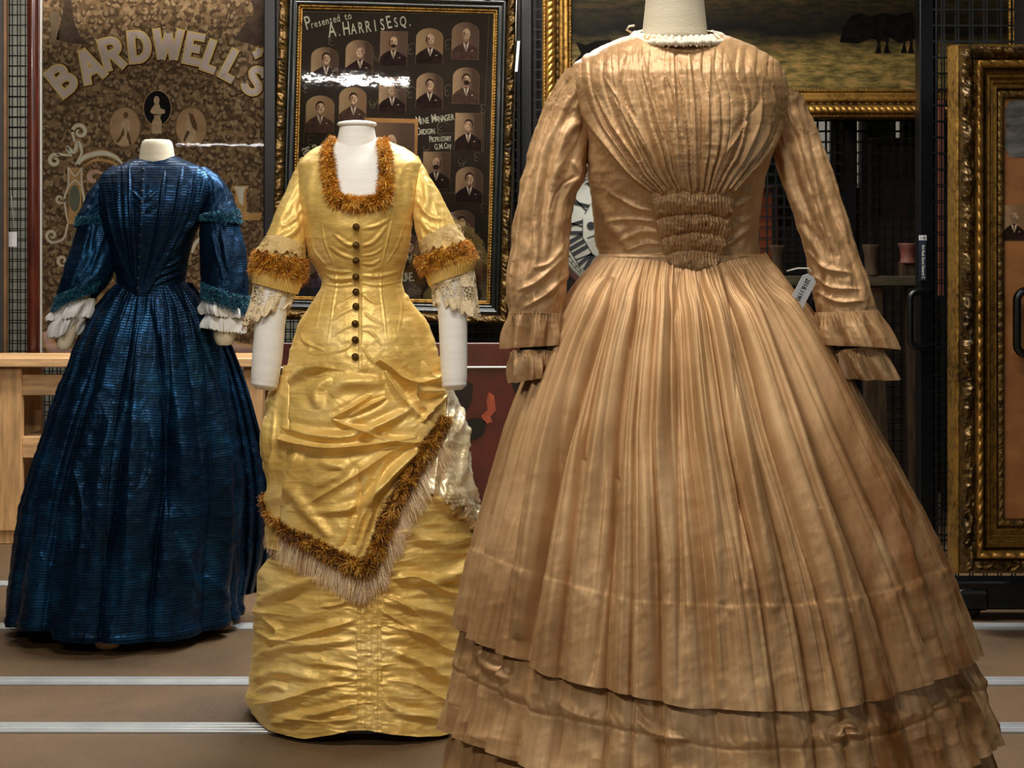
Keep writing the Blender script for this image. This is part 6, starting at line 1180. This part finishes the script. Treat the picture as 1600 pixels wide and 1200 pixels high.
# its dress form
fy = empty('dress_form', (X_(560, DY), DY, 0), 'white calico dress form with round neck cap and padded arms wearing the yellow dress', 'mannequin')
mb = MB(); nx = X_(556.5, DY); prof = [(.068, Z_(262, DY)), (.058, Z_(240, DY)), (.052, Z_(222, DY)), (.0475, Z_(208, DY)), (.0445, Z_(198, DY)), (.044, Z_(195, DY))]; mb.lathe((nx, DY + .02, 0), prof, 48, sy=.8); mb.build('neck', M_DUMMY, fy, True)
mb = MB(); z = Z_(195, DY); mb.lathe((nx, DY + .02, z - .002), [(.03, 0), (.046, .0005), (.0505, .003), (.051, .006), (.047, .010), (.036, .0125), (.018, .0145), (.003, .015)], 48, sy=.8); mb.build('neck_cap', M_DUMMY, fy, True)
chest = Loft(DY, [(205, 530, 588, .03, .03, .035), (215, 524, 594, .038, .045, .03), (224, 510, 608, .048, .058, .026), (240, 492, 630, .062, .072, .02), (260, 478, 646, .078, .084, .01), (290, 474, 650, .1, .09, .004), (320, 474, 646, .115, .092, 0), (360, 482, 638, .118, .09, 0), (440, 508, 624, .085, .075, 0), (540, 470, 668, .12, .12, 0)])
dummy_body(fy, chest, .004, (214, 540), M_DUMMY)
arm(fy, [((462, 285), (482, 290)), ((430, 350), (470, 360)), ((405, 420), (462, 430)), ((400, 480), (448, 490)), ((394, 560), (440, 566)), ((392, 606), (432, 612))], DY, [0, -.015, -.048, -.06, -.08, -.09], M_DUMMY)
arm(fy, [((662, 285), (642, 290)), ((700, 350), (662, 360)), ((730, 420), (678, 425)), ((730, 480), (684, 484)), ((730, 560), (688, 562)), ((729, 608), (691, 610))], DY, [0, -.015, -.048, -.06, -.08, -.09], M_DUMMY)
xs_, ys_ = X_(575, DY), DY; form_stand(fy, xs_, ys_, Z_(535, DY), [(xs_ - .16, ys_ - .12), (xs_ + .16, ys_ - .12), (xs_, ys_ + .2)], M_OLD)

# ---------------------------------------------------------------- 3. blue striped silk dress
DU = 4.6
LU = Loft(DU, [(244, 214, 274, .045, .045, .03), (250, 200, 288, .056, .058, .026), (258, 184, 308, .066, .07, .02), (268, 168, 328, .076, .08, .014), (280, 158, 338, .086, .088, .008), (295, 154, 340, .098, .092, .003), (320, 156, 330, .114, .096, 0), (345, 160, 316, .124, .098, 0), (370, 168, 303, .12, .096, 0), (400, 176, 295, .108, .09, 0), (425, 181, 291, .096, .084, 0), (440, 183, 289, .092, .08, 0), (475, 178, 296, .094, .082, 0)])
bl = empty('dress', (X_(215, DU), DU, 0), 'dark blue striped silk dress with teal braid trim and white lace cuffs', 'dress')
def bl_bod(PH, Z, T, X, Y, fr):
    cx_ = np.interp(Y, [240, 467], [226, 216]); d = .0016 * fbm(X / 18, Y / 18, 3) + .0012 * ridge(X / 22, Y / 14, 2)
    # broad revers running from shoulders to the waist point
    le = hermite([240, 300, 350, 400, 440, 470], [172, 150, 162, 180, 196, 208], Y); re = hermite([240, 300, 350, 400, 440, 470], [300, 326, 300, 268, 244, 226], Y)
    mid = sstep(0, 3, X - le) * sstep(0, 3, re - X) * (Y > 262); d += .0075 * mid
    cr = [([(203, 255), (206, 340), (214, 440)], 2.4, .006, 's'), ([(190, 262), (192, 340), (208, 440)], 3, -.003), ([(258, 268), (246, 350), (226, 445)], 2.4, .006, 's'), ([(285, 262), (270, 340), (236, 430)], 3, .005, 's'), ([(308, 266), (292, 330), (250, 420)], 3, .005, 's'), ([(165, 290), (176, 350), (200, 430)], 3.5, .004, 's'), ([(175, 275), (185, 350), (205, 435)], 3, .003, 'v'),
        ([(318, 278), (306, 330), (268, 405)], 4, .005), ([(247, 300), (236, 310), (226, 318)], 3, .004, 's'), ([(206, 298), (216, 308), (222, 314)], 3, .004, 's'), ([(206, 315), (216, 322), (224, 330)], 3, .003, 's'), ([(248, 320), (238, 326), (228, 334)], 3, .003, 's'), ([(285, 415), (262, 425), (245, 432)], 3, .005, 's'), ([(288, 425), (262, 436), (240, 446)], 3, .005, 's'), ([(285, 400), (270, 412), (252, 420)], 3, .004, 's'), ([(300, 345), (285, 360), (275, 385)], 4, .004)]
    cr = [(q[0], q[1], q[2] * 1.5) + tuple(q[3:]) for q in cr]
    d += creases(X, Y, cr) + .0028 * bumpf((X - cx_) / 3.2) * (Y > 256)
    return d * fr
UW = lambda px: np.interp(px, [176, 185, 198, 210, 220, 232, 250, 270, 292], [440, 444, 456, 466, 468, 464, 455, 447, 437])
cloth('bodice', LU, lambda px: np.interp(px, [150, 214, 225, 240, 256, 270, 340], [244, 244, 250, 252.5, 250, 244, 244]), UW, 240, 380, bl_bod, M_BLUE, bl, c=.6)
LUS = Loft(DU, [(432, 184, 289, .085, .078, 0), (440, 180, 294, .094, .088, 0), (452, 168, 304, .105, .1, 0), (480, 146, 324, .13, .13, 0), (520, 124, 340, .16, .17, 0, .01), (590, 99, 356, .2, .22, 0, .03), (660, 76, 366, .235, .26, 0, .05), (740, 52, 376, .265, .29, 0, .07), (800, 36, 376, .285, .31, 0, .08), (880, 22, 372, .305, .32, 0, .08), (960, 16, 370, .32, .33, 0, .06), (1000, 22, 368, .325, .33, 0, .05)])
wU = NR.uniform(.6, 1.5, 17); wV = NR.uniform(.5, 1.5, 60)
SU = [([(212, 470), (200, 540), (180, 640), (165, 780), (158, 990)], 8, .012, 'v'), ([(198, 462), (170, 560), (130, 680), (95, 830), (78, 960)], 13, .012), ([(190, 458), (150, 540), (115, 640), (85, 760), (62, 880)], 7, .011, 'v'), ([(215, 475), (210, 560), (206, 700), (200, 860), (196, 985)], 13, .014), ([(232, 470), (248, 560), (262, 700), (262, 850)], 8, .011, 'v'), ([(240, 465), (262, 560), (285, 700), (296, 820), (300, 960)], 13, .014),
    ([(262, 455), (290, 540), (312, 660), (326, 800)], 7, .012, 'v'), ([(275, 450), (310, 530), (340, 640), (352, 760), (358, 900)], 12, .012), ([(288, 448), (332, 560), (362, 660), (370, 740), (374, 960)], 6, .022, 'v'), ([(222, 600), (240, 700), (222, 820), (250, 930)], 9, .008), ([(300, 700), (310, 800), (290, 900)], 9, .008, 's'), ([(330, 900), (350, 930), (366, 950)], 8, .008, 's'),
    ([(110, 700), (130, 800), (120, 900)], 8, .007, 's'), ([(275, 830), (300, 900), (330, 940)], 8, .008), ([(60, 860), (80, 920), (70, 970)], 8, .008, 's'), ([(70, 720), (62, 800), (50, 870)], 6, .009)]
def bl_sk(PH, Z, T, X, Y, fr):
    zt = (LUS.z[-1] - Z); u = PH / (2 * PI) + .5; d = (.009 + .038 * sstep(.05, .7, zt)) * sstep(0, .06, zt) * (pleats(u + .006 * fbm(u * 14, zt * 4, 2), wU, sharp=.4) - .5)
    d += .003 * sstep(0, .05, zt) * (1 - .85 * sstep(.1, .45, zt)) * (pleats(u + .004 * fbm(u * 22, zt * 5, 2), wV, sharp=.4) - .5) + .012 * fbm(u * 8, zt * 1.6, 2) * sstep(.1, .5, zt)
    d += .0055 * ridge(X / 34 + Y / 120, Y / 52, 3) * sstep(.1, .4, zt) + .0016 * ridge(X / 13, Y / 16, 2) + .004 * np.where(Y > 0, bumpf((T - .985) / .01), 0)
    return d + creases(X, Y, SU) * fr
UH = lambda px: np.interp(px, [0, 17, 40, 78, 82, 120, 150, 200, 250, 300, 340, 372], [975, 981, 986, 990, 1000, 1004, 1005, 1006, 1003, 996, 984, 968])
cloth('skirt', LUS, lambda px: UW(px) - 5, UH, 300, 640, bl_sk, M_BLUE, bl, c=.62, off=-.008)
def back_panel():
    """the fuller back breadths swinging out behind at the right"""
    nr, nc = 160, 90; A = sm([(292, 440), (318, 500), (345, 590), (362, 680), (370, 780), (368, 880), (366, 934)], nr); B = sm([(300, 442), (346, 505), (382, 590), (408, 680), (424, 750), (424, 850), (404, 925)], nr); t = np.linspace(0, 1, nr)
    s_ = np.linspace(0, 1, nc); PX = A[:, :1] * (1 - s_) + B[:, :1] * s_; PY = A[:, 1:] * (1 - s_) + B[:, 1:] * s_; D_ = DU + .02 + (.24 * t ** .7)[:, None] * (.3 + .7 * s_ ** 2)
    D_ = D_ - (.02 + .02 * t)[:, None] * np.abs(np.sin(PI * (s_ * 3.4 + .2))) ** .7 - .006 * ridge(PX / 16, PY / 40, 2) - .006 * ridge(PX / 9, PY / 14, 2)
    P = np.stack([(PX - 800) * D_ / F, D_, np.maximum(.015, HC - (PY - YH) * D_ / F)], -1)
    emit('skirt_back', P, grid_faces(nr, nc), M_BLUE, bl, True, uv=np.stack([PX.ravel() / 800, P[..., 2].ravel()], -1))
back_panel()
USL = [((172, 268), (206, 272)), ((150, 288), (182, 300)), ((140, 312), (178, 322)), ((126, 345), (178, 350)), ((118, 375), (182, 375)), ((108, 405), (180, 405)), ((99, 435), (172, 432)), ((92, 458), (160, 450)), ((84, 486), (150, 462))]
USR = [((325, 262), (290, 275)), ((345, 278), (308, 300)), ((358, 300), (318, 322)), ((368, 335), (314, 352)), ((376, 365), (312, 375)), ((383, 395), (314, 405)), ((386, 430), (316, 428)), ((387, 460), (317, 448)), ((387, 492), (318, 464))]
UO = [.02, .01, 0, -.01, -.02, -.03, -.045, -.055, -.06]
def us(sd, cr):
    def d(PH, T, X, Y): return .005 * ridge(PH * 1.5 + 2 * T * sd, T * 4, 3) * sstep(0, .2, T) + .0016 * ridge(X / 12, Y / 12, 2) + creases(X, Y, cr)
    return d
su_l = sleeve('sleeve', USL, DU, UO, 160, 120, us(1, [([(140, 350), (130, 400), (110, 440)], 5, .008), ([(165, 360), (150, 400), (140, 430)], 5, .006, 's')]), M_BLUE, bl, .95)
su_r = sleeve('sleeve', USR, DU, UO, 160, 120, us(-1, [([(345, 350), (352, 395), (362, 440)], 5, .008), ([(330, 360), (340, 400), (352, 440)], 5, .006, 's'), ([(368, 370), (376, 410), (380, 450)], 4, .006)]), M_BLUE, bl, .95)
sleeve('sleeve_cap', [((160, 282), (196, 284)), ((141, 300), (184, 306)), ((131, 322), (180, 326)), ((122, 342), (176, 342)), ((119, 356), (172, 350))], DU, [.01, 0, -.005, -.012, -.016], 60, 120, us(1, []), M_BLUE, bl, 1.0)
sleeve('sleeve_cap', [((335, 272), (300, 284)), ((352, 288), (314, 302)), ((364, 312), (318, 322)), ((371, 335), (314, 335)), ((375, 352), (312, 342))], DU, [.01, 0, -.005, -.012, -.016], 60, 120, us(-1, []), M_BLUE, bl, 1.0)
def braid(top, bot, D, doff, n, sc_): return band_fur('braid_trim', top, bot, D, doff, n, .0055, M_TEAL, su_l if top[0][0] < 240 else su_r, 0, .8, .0022)
braid(((123, 338), (178, 338)), ((119, 353), (174, 348)), DU, -.016, 5000, 1); braid(((371, 326), (312, 336)), ((376, 348), (311, 344)), DU, -.016, 5000, 1)
braid(((90, 462), (160, 438)), ((83, 489), (152, 456)), DU, -.06, 7000, 1); braid(((388, 462), (317, 440)), ((388, 494), (317, 466)), DU, -.06, 7000, 1)
for k in range(12):
    y = 268 + k * 16.6; mb = MB(); p = LU.front(225 - k * .75, y, .009); r = .005; mb.lathe((0, 0, 0), [(r * .1, -r * .8), (r * .8, -r * .5), (r, 0), (r * .3, r * .3)], 10); mb.build('button', M_INK, bl, True, Matrix.Translation(p) @ Matrix.Rotation(-PI / 2, 4, 'X'))
M_WL = simple('white_cotton', (222, 222, 220), .8, vary=.05, bump=.001, bscale=200)
def wruf(pairs, seed, doff):
    scallop('lace_frill', pairs, DU, doff, 30, 260, ruff(4, .009, seed, .006), M_WL, su_l if pairs[0][0][0] < 240 else su_r, .95, 34, .004)
wruf([((96, 478), (146, 466)), ((86, 490), (140, 482)), ((81, 502), (136, 496))], 2, [-.06, -.062, -.064]); wruf([((90, 496), (134, 492)), ((82, 510), (126, 506)), ((78, 528), (118, 522))], 4, [-.062, -.065, -.068])
wruf([((376, 470), (322, 462)), ((378, 482), (318, 478)), ((380, 498), (318, 490))], 6, [-.06, -.062, -.064]); wruf([((366, 488), (328, 486)), ((374, 502), (322, 502)), ((379, 521), (319, 514))], 8, [-.062, -.065, -.068])
fu = empty('dress_form', (X_(240, DU), DU, 0), 'cream dress form with blunt padded wrists and wooden feet wearing the blue dress', 'mannequin')
mb = MB(); nx = X_(243.5, DU); mb.lathe((nx, DU + .015, 0), [(.062, Z_(262, DU)), (.056, Z_(250, DU)), (.0535, Z_(240, DU)), (.05, Z_(228, DU)), (.046, Z_(221, DU)), (.038, Z_(218, DU)), (.01, Z_(217.5, DU))], 44, sy=.8); mb.build('neck', M_CAL, fu, True)
dummy_body(fu, LU, .018, (256, 470), M_CAL)
arm(fu, [((150, 300), (178, 304)), ((128, 380), (168, 380)), ((104, 450), (146, 446)), ((95, 510), (124, 506)), ((90, 536), (114, 534)), ((92, 547), (108, 546))], DU, [0, -.02, -.055, -.066, -.07, -.07], M_CAL)
arm(fu, [((350, 300), (320, 304)), ((368, 380), (324, 380)), ((376, 450), (330, 446)), ((370, 505), (334, 502)), ((367, 526), (334, 526)), ((362, 540), (340, 540))], DU, [0, -.02, -.055, -.066, -.07, -.07], M_CAL)
f1 = W(168, 1014, 4.38); f2 = W(345, 980, 4.62); xs_, ys_ = X_(225, DU), DU
form_stand(fu, xs_, ys_, Z_(465, DU), [(f1.x, f1.y), (f2.x, f2.y), (xs_ - .2, ys_ + .1), (xs_, ys_ + .2)], M_PINE)
for f_ in (f1, f2):
    mb = MB(); mb.lathe((f_.x, f_.y, .0), [(.012, 0), (.026, .006), (.03, .02), (.022, .034), (.014, .042)], 14, sx=1.3); mb.build('foot_knob', M_PINE, fu, True)
